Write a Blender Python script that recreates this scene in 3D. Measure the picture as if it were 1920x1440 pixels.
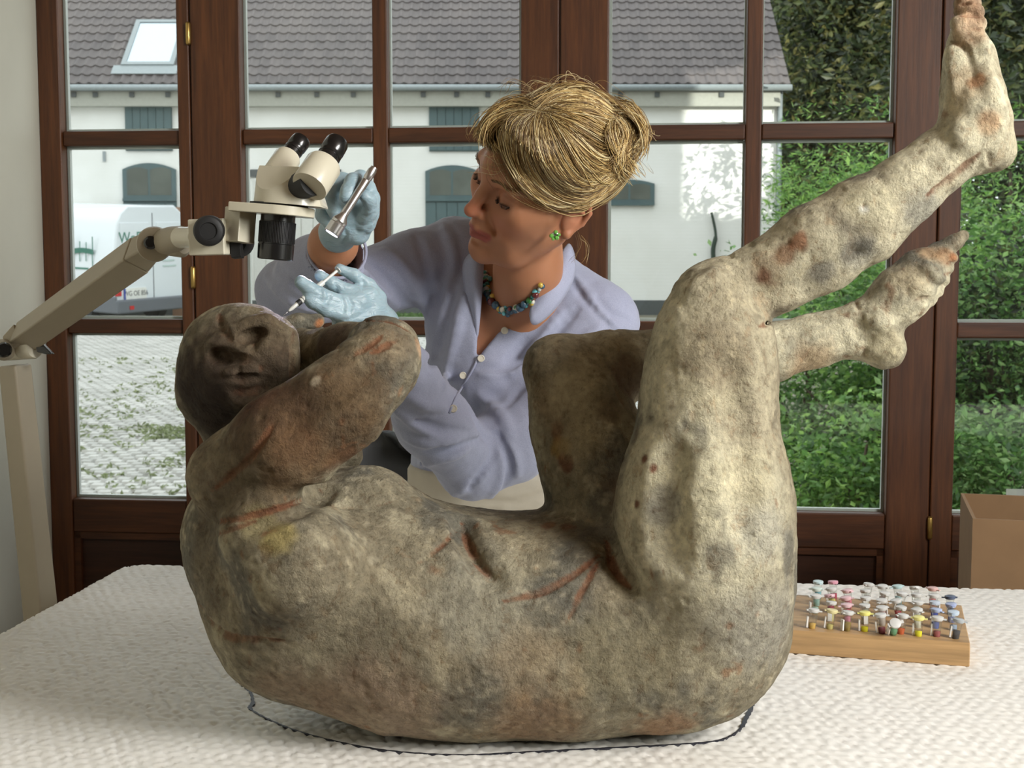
import bpy, bmesh, math, random
import numpy as np
from mathutils import Vector, Matrix
for _o in list(bpy.data.objects): bpy.data.objects.remove(_o)
SC = bpy.context.scene
COL = SC.collection
random.seed(7); RNG = np.random.default_rng(7)
# ------------------------------------------------------------------ camera
FPX = 2500.0                       # focal length in pixels of the 1920 x 1440 frame
PITCH = math.atan(220 / FPX)       # looking slightly down
CAM = np.array([0.0, 0.0, 1.25])
cam_d = bpy.data.cameras.new('camera'); cam = bpy.data.objects.new('camera', cam_d); COL.objects.link(cam)
cam_d.sensor_width = 36.0; cam_d.lens = 36.0 * FPX / 1920; cam_d.clip_end = 300
cam.location = CAM; cam.rotation_euler = (math.pi / 2 - PITCH, 0, 0)
cam_d.dof.use_dof = True; cam_d.dof.focus_distance = 1.55; cam_d.dof.aperture_fstop = 22
SC.camera = cam
# ------------------------------------------------------------------ sky, sun, daylight from the side windows, exposure
wd = bpy.data.worlds.new('overcast_sky'); SC.world = wd; wd.use_nodes = True
_bg = wd.node_tree.nodes['Background']; _bg.inputs[0].default_value = (0.94, 0.97, 1.0, 1); _bg.inputs[1].default_value = 2.1
sun_d = bpy.data.lights.new('sun', 'SUN'); sun_d.energy = 5; sun_d.angle = 0.005; sun_d.color = (1, 0.96, 0.88)
sun = bpy.data.objects.new('sun', sun_d); COL.objects.link(sun)
SUN_DIR = Vector((-0.5, 1.0, -0.22)).normalized()      # the way the light travels
sun.rotation_euler = SUN_DIR.to_track_quat('-Z', 'Y').to_euler()
def area_light(name, loc, target, sx, sy, power, color=(1, 1, 1)):
    l = bpy.data.lights.new(name, 'AREA'); l.shape = 'RECTANGLE'; l.size = sx; l.size_y = sy; l.energy = power; l.color = color
    o = bpy.data.objects.new(name, l); COL.objects.link(o); o.location = loc
    o.rotation_euler = (Vector(target) - Vector(loc)).to_track_quat('-Z', 'Y').to_euler()
    return o
area_light('daylight_side_window', (2.05, 0.08, 2.05), (-0.95, 0.60, 1.1), 1.1, 1.2, 145, (1.0, 0.98, 0.95))
SC.view_settings.view_transform = 'Standard'; SC.view_settings.look = 'None'
SC.view_settings.gamma = 1.0; SC.view_settings.use_curve_mapping = False
SC.view_settings.exposure = 0.0
SC.cycles.max_bounces = 8; SC.cycles.transparent_max_bounces = 16; SC.cycles.caustics_reflective = False; SC.cycles.caustics_refractive = False
# ------------------------------------------------------------------ places: a pixel of the frame and a distance along the view axis
CP, SP = math.cos(PITCH), math.sin(PITCH)
FWD = np.array([0, CP, -SP]); UPV = np.array([0, SP, CP]); RGT = np.array([1.0, 0, 0])
def P(px, py, d):
    return CAM + d * ((px - 960) / FPX * RGT + (720 - py) / FPX * UPV + FWD)
def PV(px, py, d): return Vector(P(px, py, d))
def rp(r, d): return r * d / FPX
def on_z(px, py, z):
    k = (px - 960) / FPX * RGT + (720 - py) / FPX * UPV + FWD
    return CAM + k * ((z - CAM[2]) / k[2])
TH = math.radians(6.0); RC, RS = math.cos(TH), math.sin(TH); Y0 = 3.1
ROOM = Matrix.Translation((0, Y0, 0)) @ Matrix.Rotation(-TH, 4, 'Z')      # room frame: u along the window wall, w outwards, z up
def uz(px, py, w=0.0):
    """u, z where the pixel's ray meets the room plane at w"""
    k = (px - 960) / FPX * RGT + (720 - py) / FPX * UPV + FWD
    n = np.array([RS, RC, 0]); o = np.array([0, Y0, 0]) + n * w
    t = ((o - CAM) @ n) / (k @ n); q = CAM + t * k
    return float((q - np.array([0, Y0, 0])) @ np.array([RC, -RS, 0])), float(q[2])
# ------------------------------------------------------------------ objects
def link(o, parent=None):
    COL.objects.link(o)
    if parent is not None: o.parent = parent
    return o
def empty(name, loc=(0, 0, 0), rz=0.0, mat=None):
    o = bpy.data.objects.new(name, None); o.empty_display_size = 0.05; COL.objects.link(o)
    if mat is not None: o.matrix_world = mat
    else: o.location = loc; o.rotation_euler = (0, 0, rz)
    return o
def tag(o, label, cat=None, group=None, kind=None):
    if label: o['label'] = label
    if cat: o['category'] = cat
    if group: o['group'] = group
    if kind: o['kind'] = kind
    return o
class MB:
    """collects shapes, then links them as one mesh object"""
    def __init__(s): s.v = []; s.f = []
    def add(s, vs, fs):
        b = len(s.v); s.v += [tuple(map(float, v)) for v in vs]; s.f += [tuple(i + b for i in f) for f in fs]; return s
    def box(s, lo, hi):
        x0, y0, z0 = lo; x1, y1, z1 = hi
        return s.add([(x0,y0,z0),(x1,y0,z0),(x1,y1,z0),(x0,y1,z0),(x0,y0,z1),(x1,y0,z1),(x1,y1,z1),(x0,y1,z1)],
                     [(0,3,2,1),(4,5,6,7),(0,1,5,4),(1,2,6,5),(2,3,7,6),(3,0,4,7)])
    def obox(s, c, ax, ay, az):
        """box about c with half-axis vectors"""
        c, ax, ay, az = (np.array(q, float) for q in (c, ax, ay, az))
        if np.dot(np.cross(ax, ay), az) < 0: ax, ay = ay, ax
        vs = [c + i*ax + j*ay + k*az for k in (-1, 1) for (i, j) in ((-1,-1),(1,-1),(1,1),(-1,1))]
        return s.add(vs, [(0,3,2,1),(4,5,6,7),(0,1,5,4),(1,2,6,5),(2,3,7,6),(3,0,4,7)])
    def lathe(s, a, b, prof, n=24, caps=True):
        """rings along a->b; prof = [(t, radius)], t in 0..1"""
        a, b = np.array(a, float), np.array(b, float); ax = b - a; L = np.linalg.norm(ax); ax /= L
        q = np.array([0, 0, 1.0]) if abs(ax[2]) < 0.9 else np.array([1.0, 0, 0])
        e1 = np.cross(q, ax); e1 /= np.linalg.norm(e1); e2 = np.cross(ax, e1)
        vs = []; fs = []; m = len(prof)
        for t, r in prof:
            for i in range(n):
                w = 2*math.pi*i/n; vs.append(a + ax*L*t + r*(math.cos(w)*e1 + math.sin(w)*e2))
        for j in range(m-1):
            for i in range(n):
                k = (i+1) % n; fs.append((j*n+i, j*n+k, (j+1)*n+k, (j+1)*n+i))
        if caps: fs.append(tuple(range(n-1, -1, -1))); fs.append(tuple((m-1)*n+i for i in range(n)))
        return s.add(vs, fs)
    def tube(s, pts, rad, n=8, closed=False):
        pts = [np.array(p, float) for p in pts]; m = len(pts)
        rad = [rad]*m if np.isscalar(rad) else rad
        vs = []; fs = []; e1 = None
        for j in range(m):
            t = pts[(j+1) % m] - pts[j-1] if closed else pts[min(j+1, m-1)] - pts[max(j-1, 0)]
            t = t/(np.linalg.norm(t)+1e-12)
            if e1 is None:
                q = np.array([0, 0, 1.0]) if abs(t[2]) < 0.9 else np.array([1.0, 0, 0]); e1 = np.cross(q, t)
            else: e1 = e1 - t*np.dot(e1, t)
            e1 = e1/np.linalg.norm(e1); e2 = np.cross(t, e1)
            for i in range(n):
                w = 2*math.pi*i/n; vs.append(pts[j] + rad[j]*(math.cos(w)*e1 + math.sin(w)*e2))
        for j in range(m if closed else m-1):
            for i in range(n):
                k = (i+1) % n; j2 = (j+1) % m; fs.append((j*n+i, j*n+k, j2*n+k, j2*n+i))
        if not closed: fs.append(tuple(range(n-1, -1, -1))); fs.append(tuple((m-1)*n+i for i in range(n)))
        return s.add(vs, fs)
    def prism(s, poly, ext):
        """polygon of 3-D points pushed along ext"""
        p = [np.array(q, float) for q in poly]; e = np.array(ext, float); n = len(p)
        nn = sum(np.cross(p[i], p[(i+1) % n]) for i in range(n))
        if np.dot(nn, e) > 0: p = p[::-1]
        return s.add(p + [q + e for q in p], [tuple(range(n)), tuple(range(2*n-1, n-1, -1))] + [(i, n+i, n+(i+1) % n, (i+1) % n) for i in range(n)])
    def ball(s, c, r, n=12, m=8, mat3=None):
        c = np.array(c, float); r = np.array([r]*3 if np.isscalar(r) else r, float); vs = []; fs = []
        M3 = np.eye(3) if mat3 is None else np.array(mat3)
        for j in range(m+1):
            a = math.pi*j/m
            for i in range(n):
                w = 2*math.pi*i/n; vs.append(c + M3 @ (r*np.array([math.sin(a)*math.cos(w), math.sin(a)*math.sin(w), -math.cos(a)])))
        for j in range(m):
            for i in range(n):
                k = (i+1) % n; fs.append((j*n+i, j*n+k, (j+1)*n+k, (j+1)*n+i))
        return s.add(vs, fs)
    def mesh(s, name, material, smooth=False):
        me = bpy.data.meshes.new(name); me.from_pydata(s.v, [], s.f); me.materials.append(material)
        bm = bmesh.new(); bm.from_mesh(me); bmesh.ops.remove_doubles(bm, verts=bm.verts, dist=1e-6); bm.to_mesh(me); bm.free()
        if smooth: me.polygons.foreach_set('use_smooth', [True]*len(me.polygons))
        me.update(); return me
    def build(s, name, material, parent=None, smooth=False, bevel=0.0, seg=2, sharp=None):
        o = bpy.data.objects.new(name, s.mesh(name, material, smooth or bevel > 0 or sharp is not None)); link(o, parent)
        if bevel > 0:
            m = o.modifiers.new('bevel', 'BEVEL'); m.width = bevel; m.segments = seg; m.limit_method = 'ANGLE'; m.angle_limit = math.radians(35); m.harden_normals = True
        elif sharp is not None: o.data.set_sharp_from_angle(angle=math.radians(sharp))
        return o
def box(name, lo, hi, material, parent=None, bevel=0.0): return MB().box(lo, hi).build(name, material, parent, bevel=bevel)
def copy_obj(o, parent=None, loc=None, rot=None):
    c = o.copy(); COL.objects.link(c); c.parent = parent
    if loc is not None: c.location = loc
    if rot is not None: c.rotation_euler = rot
    return c
def text_mesh(name, txt, size, material, parent, mat, thick=0.001):
    cu = bpy.data.curves.new(name, 'FONT'); cu.body = txt; cu.size = size; cu.extrude = thick; cu.align_x = 'CENTER'; cu.align_y = 'CENTER'
    t = bpy.data.objects.new(name + '_curve', cu); COL.objects.link(t); bpy.context.view_layer.update()
    me = bpy.data.meshes.new_from_object(t.evaluated_get(bpy.context.evaluated_depsgraph_get())); bpy.data.objects.remove(t); bpy.data.curves.remove(cu)
    me.name = name; me.materials.clear(); me.materials.append(material)
    o = bpy.data.objects.new(name, me); link(o, parent); o.matrix_local = mat; return o
# ------------------------------------------------------------------ materials
def srgb(r, g=None, b=None):
    if g is None: r, g, b = r
    return tuple(((c/255)/12.92 if c/255 <= 0.04045 else ((c/255+0.055)/1.055)**2.4) for c in (r, g, b)) + (1.0,)
def new_mat(name):
    m = bpy.data.materials.new(name); m.use_nodes = True; nt = m.node_tree; return m, nt, nt.nodes['Principled BSDF']
def nd(nt, kind, **kw):
    n = nt.nodes.new(kind)
    for k, v in kw.items():
        if k.startswith('i_'): n.inputs[k[2:].replace('_', ' ')].default_value = v
        else: setattr(n, k, v)
    return n
def ramp(nt, fac, stops):
    r = nt.nodes.new('ShaderNodeValToRGB'); e = r.color_ramp.elements
    while len(e) < len(stops): e.new(0.5)
    for q, (p, c) in zip(e, stops): q.position = p; q.color = c
    nt.links.new(fac, r.inputs[0]); return r.outputs[0]
def mixc(nt, fac, a, b, mode='MIX'):
    m = nt.nodes.new('ShaderNodeMix'); m.data_type = 'RGBA'; m.blend_type = mode
    for sock, v in ((m.inputs[0], fac), (m.inputs[6], a), (m.inputs[7], b)):
        if isinstance(v, bpy.types.NodeSocket): nt.links.new(v, sock)
        else: sock.default_value = v
    return m.outputs[2]
def noise(nt, scale, detail=4, rough=0.55, vec=None, stretch=None, dist=0.0, coord='Object'):
    n = nd(nt, 'ShaderNodeTexNoise'); n.inputs['Scale'].default_value = scale; n.inputs['Detail'].default_value = detail
    n.inputs['Roughness'].default_value = rough; n.inputs['Distortion'].default_value = dist
    if vec is None: vec = nd(nt, 'ShaderNodeTexCoord').outputs[coord]
    if stretch is not None:
        mp = nd(nt, 'ShaderNodeMapping'); mp.inputs['Scale'].default_value = stretch; nt.links.new(vec, mp.inputs[0]); vec = mp.outputs[0]
    nt.links.new(vec, n.inputs['Vector']); return n.outputs[0]
def bump(nt, bs, height, strength=0.3, dist=0.01):
    b = nd(nt, 'ShaderNodeBump'); b.inputs['Strength'].default_value = strength; b.inputs['Distance'].default_value = dist
    nt.links.new(height, b.inputs['Height'])
    prev = bs.inputs['Normal']
    if prev.is_linked: nt.links.new(prev.links[0].from_socket, b.inputs['Normal'])
    nt.links.new(b.outputs[0], bs.inputs['Normal']); return b
def plain(name, col, rough=0.5, metal=0.0, var=0.06, scale=20, bmp=0.0, coat=0.0, spec=0.5):
    """one colour with faint unevenness"""
    m, nt, bs = new_mat(name); c = srgb(*col)
    n = noise(nt, scale, 5)
    nt.links.new(ramp(nt, n, [(0.3, tuple(x*(1-var) for x in c[:3])+(1,)), (0.7, tuple(min(1, x*(1+var)) for x in c[:3])+(1,))]), bs.inputs['Base Color'])
    bs.inputs['Roughness'].default_value = rough; bs.inputs['Metallic'].default_value = metal; bs.inputs['Coat Weight'].default_value = coat
    bs.inputs['Specular IOR Level'].default_value = spec
    if bmp: bump(nt, bs, n, bmp, 0.004)
    return m
def wood(name, c1, c2, axis='Z', rough=0.4, coat=0.15, sc=14):
    m, nt, bs = new_mat(name); st = {'Z': (1, 1, 0.06), 'X': (0.06, 1, 1), 'Y': (1, 0.06, 1)}[axis]
    n = noise(nt, sc*3, 6, 0.6, stretch=st, dist=0.6); n2 = noise(nt, sc*14, 3, 0.6, stretch=st)
    col = ramp(nt, n, [(0.28, srgb(*c1)), (0.72, srgb(*c2))])
    col = mixc(nt, 0.35, col, ramp(nt, n2, [(0.35, (0.25, 0.25, 0.25, 1)), (0.6, (1, 1, 1, 1))]), 'MULTIPLY')
    nt.links.new(col, bs.inputs['Base Color']); bs.inputs['Roughness'].default_value = rough; bs.inputs['Coat Weight'].default_value = coat
    bump(nt, bs, n2, 0.12, 0.002); return m
def vcol_mat(name, rough=0.6, bumps=(), attr='Col', spec=0.4):
    m, nt, bs = new_mat(name); a = nd(nt, 'ShaderNodeAttribute', attribute_name=attr); nt.links.new(a.outputs['Color'], bs.inputs['Base Color'])
    bs.inputs['Roughness'].default_value = rough; bs.inputs['Specular IOR Level'].default_value = spec
    for sc, st, di, stretch in bumps: bump(nt, bs, noise(nt, sc, 5, 0.6, stretch=stretch), st, di)
    return m, nt, bs, a.outputs['Color']
def glass_mat(name, tint=(1, 1, 1), refl=0.06):
    m = bpy.data.materials.new(name); m.use_nodes = True; nt = m.node_tree; nt.nodes.clear()
    o = nd(nt, 'ShaderNodeOutputMaterial'); t = nd(nt, 'ShaderNodeBsdfTransparent'); g = nd(nt, 'ShaderNodeBsdfGlossy'); x = nd(nt, 'ShaderNodeMixShader')
    t.inputs[0].default_value = tuple(tint) + (1,); g.inputs['Roughness'].default_value = 0.02
    lw = nd(nt, 'ShaderNodeLayerWeight'); lw.inputs[0].default_value = 0.25
    mm = nd(nt, 'ShaderNodeMath', operation='MULTIPLY_ADD'); mm.inputs[1].default_value = 0.22; mm.inputs[2].default_value = refl*0.4
    nt.links.new(lw.outputs['Fresnel'], mm.inputs[0]); nt.links.new(mm.outputs[0], x.inputs[0])
    nt.links.new(t.outputs[0], x.inputs[1]); nt.links.new(g.outputs[0], x.inputs[2]); nt.links.new(x.outputs[0], o.inputs[0]); return m
# ------------------------------------------------------------------ implicit surfaces: soft unions of tapered limbs, meshed with surface nets
def _cap(p, a, b, ra, rb):
    ba = b - a; l2 = ba @ ba + 1e-12
    t = np.clip(((p - a) @ ba) / l2, 0, 1); q = p - a - t[:, None]*ba
    return np.sqrt((q*q).sum(1)) - (ra + (rb - ra)*t)
class SDF:
    def __init__(s): s.ops = []
    def cap(s, a, b, ra, rb=None, k=0.01, sub=False): s.ops.append(('c', np.array(a, float), np.array(b, float), ra, ra if rb is None else rb, k, sub)); return s
    def chain(s, pts, k=0.01, kk=0.004, sub=False):
        """pts: (xyz, r); one limb, joined to the rest with softness k"""
        s.ops.append(('l', [(np.array(p, float), r) for p, r in pts], kk, k, sub)); return s
    def ball(s, c, r, k=0.01, sub=False): s.ops.append(('b', np.array(c, float), r, k, sub)); return s
    def ell(s, c, r, M=None, k=0.01, sub=False): s.ops.append(('e', np.array(c, float), np.array(r, float), np.eye(3) if M is None else np.array(M, float), k, sub)); return s
    def fn(s, f, k=0.004, sub=False): s.ops.append(('f', f, k, sub)); return s
    def bounds(s):
        """box of every operation (None: no limit)"""
        out = []
        for o in s.ops:
            if o[0] == 'c': q = np.array([o[1], o[2]]); r = max(o[3], o[4]); k = o[5]
            elif o[0] == 'b': q = np.array([o[1]]); r = o[2]; k = o[3]
            elif o[0] == 'l': q = np.array([a for a, _ in o[1]]); r = max(b for _, b in o[1]); k = max(o[2], o[3])
            elif o[0] == 'e': q = np.array([o[1]]); r = max(o[2]); k = o[4]
            else: out.append(None); continue
            out.append((q.min(0) - r - k, q.max(0) + r + k))
        return out
    def __call__(s, p, ops=None):
        d = np.full(len(p), 10.0)
        for o in (s.ops if ops is None else ops):
            if o[0] == 'c': e = _cap(p, o[1], o[2], o[3], o[4]); k, sub = o[5], o[6]
            elif o[0] == 'b': q = p - o[1]; e = np.sqrt((q*q).sum(1)) - o[2]; k, sub = o[3], o[4]
            elif o[0] == 'l':
                pts = o[1]; e = None; kk = o[2]; k, sub = o[3], o[4]
                for i in range(len(pts)-1):
                    c = _cap(p, pts[i][0], pts[i+1][0], pts[i][1], pts[i+1][1])
                    if e is None: e = c
                    else:
                        h = np.clip(0.5 + 0.5*(c - e)/kk, 0, 1); e = c*(1-h) + e*h - kk*h*(1-h)
            elif o[0] == 'e':
                q = (p - o[1]) @ o[3]; r = o[2]; k0 = np.sqrt(((q/r)**2).sum(1)); k1 = np.sqrt(((q/(r*r))**2).sum(1)) + 1e-9
                e = k0*(k0 - 1)/k1; k, sub = o[4], o[5]
            else: e = o[1](p); k, sub = o[2], o[3]
            if sub:
                h = np.clip(0.5 - 0.5*(d + e)/k, 0, 1); d = d*(1-h) - e*h + k*h*(1-h)
            else:
                h = np.clip(0.5 + 0.5*(e - d)/k, 0, 1); d = e*(1-h) + d*h - k*h*(1-h)
        return d
def surface_nets(f, xs, ys, zs, B=8, slack=1.35):
    """f: points -> signed distance; xs, ys, zs: grid coordinates (spacing may vary)"""
    cs = [np.asarray(c, float) for c in (xs, ys, zs)]
    cs = [np.concatenate([c, c[-1] + (c[-1]-c[-2])*np.arange(1, 1 + (-len(c)) % B)]) if len(c) % B else c for c in cs]
    n = [len(c) for c in cs]; nb = [k//B for k in n]
    lo = [c.reshape(-1, B)[:, 0] for c in cs]; hi = [c.reshape(-1, B)[:, -1] for c in cs]
    mid = [(a+b)/2 for a, b in zip(lo, hi)]; hw = [(b-a)/2 + (b-a)/(B-1) for a, b in zip(lo, hi)]
    g = np.stack(np.meshgrid(*mid, indexing='ij'), -1).reshape(-1, 3); hh = np.stack(np.meshgrid(*hw, indexing='ij'), -1).reshape(-1, 3)
    cf = f.coarse if getattr(f, 'coarse', None) else f.ops
    G = 4; key = np.stack(np.meshgrid(*[np.arange(k)//G for k in nb], indexing='ij'), -1).reshape(-1, 3); nk = [(k + G - 1)//G for k in nb]; kid = (key[:, 0]*nk[1] + key[:, 1])*nk[2] + key[:, 2]
    cnt_ = np.bincount(kid, minlength=nk[0]*nk[1]*nk[2]); cen = np.stack([np.bincount(kid, g[:, a], nk[0]*nk[1]*nk[2])/cnt_ for a in range(3)], 1)
    big = float(np.sqrt((hh*hh).sum(1)).max())*G; f1 = f(cen, cf); fc = f1[kid].copy(); nr = np.abs(f1)[kid] < slack*big + 0.01; fc[nr] = f(g[nr], cf); act = np.abs(fc) < slack*np.sqrt((hh*hh).sum(1)) + 0.002
    D = np.repeat(np.repeat(np.repeat(np.where(fc < 0, -1.0, 1.0).astype(np.float32).reshape(nb), B, 0), B, 1), B, 2)
    ids = np.array(np.unravel_index(np.nonzero(act)[0], nb)).T
    o3 = np.stack(np.meshgrid(*[np.arange(B)]*3, indexing='ij'), -1).reshape(-1, 3)
    bnd = f.bounds(); B0 = np.array([b[0] if b else [-9]*3 for b in bnd]); B1 = np.array([b[1] if b else [9]*3 for b in bnd])
    fa, ga, ha = fc[act], g[act], hh[act]
    for i in range(len(ids)):
        hd = float(np.sqrt((ha[i]**2).sum())); gap = np.maximum(np.maximum(B0 - ga[i], ga[i] - B1), 0); near = np.sqrt((gap*gap).sum(1)) < abs(fa[i]) + 2.2*hd
        ix = ids[i]*B + o3
        D[ix[:, 0], ix[:, 1], ix[:, 2]] = f(np.stack([cs[a][ix[:, a]] for a in range(3)], 1), [f.ops[j] for j in np.nonzero(near)[0]])
    S = D < 0
    cnt = sum(S[i:n[0]-1+i, j:n[1]-1+j, k:n[2]-1+k].astype(np.int8) for i in (0, 1) for j in (0, 1) for k in (0, 1))
    cell = (cnt > 0) & (cnt < 8); C = np.array(np.nonzero(cell)).T
    vid = np.full(cell.shape, -1, np.int32); vid[cell] = np.arange(len(C))
    acc = np.zeros((len(C), 3)); w = np.zeros(len(C))
    for a in range(3):
        b, c = (a+1) % 3, (a+2) % 3
        for j in (0, 1):
            for k in (0, 1):
                o0 = np.zeros(3, int); o0[b] = j; o0[c] = k; o1 = o0.copy(); o1[a] = 1
                p0 = C + o0; p1 = C + o1; d0 = D[p0[:, 0], p0[:, 1], p0[:, 2]]; d1 = D[p1[:, 0], p1[:, 1], p1[:, 2]]
                m = (d0 < 0) != (d1 < 0); t = d0/(d0 - d1 + 1e-20)
                q = p0.astype(float); q[:, a] += np.clip(t, 0, 1); acc[m] += q[m]; w[m] += 1
    acc /= w[:, None]
    V = np.stack([np.interp(acc[:, a], np.arange(n[a]), cs[a]) for a in range(3)], 1)
    F = []
    for a in range(3):
        b, c = (a+1) % 3, (a+2) % 3
        s0 = [slice(1, -1)]*3; s1 = [slice(1, -1)]*3; s0[a] = slice(0, n[a]-1); s1[a] = slice(1, n[a])
        A_, B_ = S[tuple(s0)], S[tuple(s1)]
        E = np.array(np.nonzero(A_ != B_)).T
        if not len(E): continue
        pos = E.copy(); pos[:, b] += 1; pos[:, c] += 1
        flip = A_[E[:, 0], E[:, 1], E[:, 2]]
        def V4(db, dc):
            q = pos.copy(); q[:, b] -= db; q[:, c] -= dc; return vid[q[:, 0], q[:, 1], q[:, 2]]
        Q = np.stack([V4(1, 1), V4(0, 1), V4(0, 0), V4(1, 0)], 1)
        Q[~flip] = Q[~flip][:, ::-1]; F.append(Q)
    F = np.concatenate(F); F = F[(F >= 0).all(1)]
    return V, F
def vnormals(V, F):
    a, b, c, d = (V[F[:, i]] for i in range(4)); n = np.cross(c - a, d - b); N = np.zeros_like(V)
    for i in range(4): np.add.at(N, F[:, i], n)
    return N/(np.linalg.norm(N, axis=1)[:, None] + 1e-12)
def grid_mesh(f, lo, hi, h): return surface_nets(f, *[np.arange(a, b + h, h) for a, b in zip(lo, hi)])
def vary(segs):
    """grid coordinates from (start, end, step) runs"""
    out = []
    for a, b, h in segs: out.append(np.linspace(a, b, max(2, int(round((b-a)/h))+1))[:-1])
    return np.concatenate(out + [[segs[-1][1]]])
def np_obj(name, V, F, material, parent=None, smooth=True, cols=None):
    me = bpy.data.meshes.new(name); k = F.shape[1]
    me.vertices.add(len(V)); me.vertices.foreach_set('co', np.ascontiguousarray(V, np.float32).ravel())
    me.loops.add(F.size); me.loops.foreach_set('vertex_index', np.ascontiguousarray(F, np.int32).ravel())
    me.polygons.add(len(F)); me.polygons.foreach_set('loop_start', np.arange(0, F.size, k, dtype=np.int32))
    me.polygons.foreach_set('use_smooth', np.full(len(F), bool(smooth)))
    me.update(calc_edges=True); me.validate(); me.materials.append(material)
    if cols is not None:
        a = me.color_attributes.new('Col', 'FLOAT_COLOR', 'POINT'); c = np.ones((len(V), 4), np.float32); c[:, :3] = cols; a.data.foreach_set('color', c.ravel())
    return link(bpy.data.objects.new(name, me), parent)
def cast(f, px, py, d0=1.0, d1=3.0, it=70):
    """where pixels' rays first meet the surface f: points, hit mask"""
    px, py = np.atleast_1d(np.asarray(px, float)), np.atleast_1d(np.asarray(py, float))
    k = (px[:, None]-960)/FPX*RGT + (720-py[:, None])/FPX*UPV + FWD; ln = np.sqrt((k*k).sum(1)); t = np.full(len(px), d0)
    for _ in range(it):
        d = f(CAM + k*t[:, None]); t = np.minimum(t + d*0.8/ln, d1)
    return CAM + k*t[:, None], t < d1 - 1e-4
def resample(pts, step):
    pts = np.asarray(pts, float); out = [pts[0]]
    for a, b in zip(pts[:-1], pts[1:]):
        n = max(1, int(np.linalg.norm(b-a)/step)); out += [a + (b-a)*(i+1)/n for i in range(n)]
    return np.array(out)
def spline(pts, n):
    """smooth curve through points (any dimension)"""
    p = np.asarray(pts, float); m = len(p); t = np.linspace(0, m-1, n); i = np.minimum(t.astype(int), m-2); u = (t-i)[:, None]
    q = np.vstack([2*p[0]-p[1], p, 2*p[-1]-p[-2]]); a, b, c, d = q[i], q[i+1], q[i+2], q[i+3]
    return 0.5*(2*b + (c-a)*u + (2*a-5*b+4*c-d)*u*u + (-a+3*b-3*c+d)*u**3)
def vnoise(p, scale, seed=0, octs=4):
    """value noise on points, -1..1"""
    p = np.asarray(p)*scale; out = np.zeros(len(p)); amp = 1.0; tot = 0
    for o in range(octs):
        i = np.floor(p).astype(np.int64); f = p - i; f = f*f*(3-2*f); v = 0
        for dx in (0, 1):
            for dy in (0, 1):
                for dz in (0, 1):
                    h = (i[:, 0]+dx)*374761393 + (i[:, 1]+dy)*668265263 + (i[:, 2]+dz)*2147483647 + (seed+o)*974711
                    h = (h ^ (h >> 13))*1274126177 & 0x7fffffff; h = (h ^ (h >> 16)) & 0xffff
                    w = (f[:, 0] if dx else 1-f[:, 0])*(f[:, 1] if dy else 1-f[:, 1])*(f[:, 2] if dz else 1-f[:, 2]); v = v + w*(h/32767.5 - 1)
        out += amp*v; tot += amp; amp *= 0.5; p = p*2.03
    return out/tot
# ------------------------------------------------------------------ materials of the room
M = {}
M['mahogany'] = wood('mahogany', (66, 34, 14), (108, 63, 30), 'Z', 0.5, 0.04)
M['mahogany_x'] = wood('mahogany_cross', (60, 31, 13), (98, 56, 27), 'X', 0.5, 0.04)
M['mahogany_panel'] = wood('mahogany_panel', (44, 22, 11), (70, 38, 20), 'X', 0.5, 0.03)
M['plaster'] = plain('white_plaster', (206, 205, 191), 0.8, var=0.03, scale=6, bmp=0.05)
M['ceiling'] = wood('ceiling_boards', (120, 96, 72), (146, 120, 94), 'Y', 0.6, 0.0)
M['floor'] = wood('floor_boards', (74, 50, 32), (104, 74, 50), 'X', 0.45, 0.1)
M['glass'] = glass_mat('window_glass', (0.95, 0.98, 0.97))
M['bead'] = plain('pale_grey_glazing_seal', (200, 203, 200), 0.5)
M['brass'] = plain('brass', (196, 164, 96), 0.3, 0.9)
M['base'] = plain('baseboard_paint', (196, 194, 186), 0.6)
def struct(o): o['kind'] = 'structure'; return o
def room_box(name, lo, hi, m, parent=None, bevel=0.0):
    o = box(name, lo, hi, m, parent, bevel)
    if parent is None: o.matrix_world = ROOM; struct(o)
    return o
U = {k: uz(*k)[0] for k in []}
uL = uz(91, 500)[0]
ZR = [uz(850, y)[1] for y in (945, 614, 254)]; ZR += [ZR[2] + 0.446, ZR[2] + 0.892]     # glazing lines from below
ZTOP = ZR[4] + 0.09; ZC = 2.8; UR = 2.36; WB = -6.2
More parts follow.
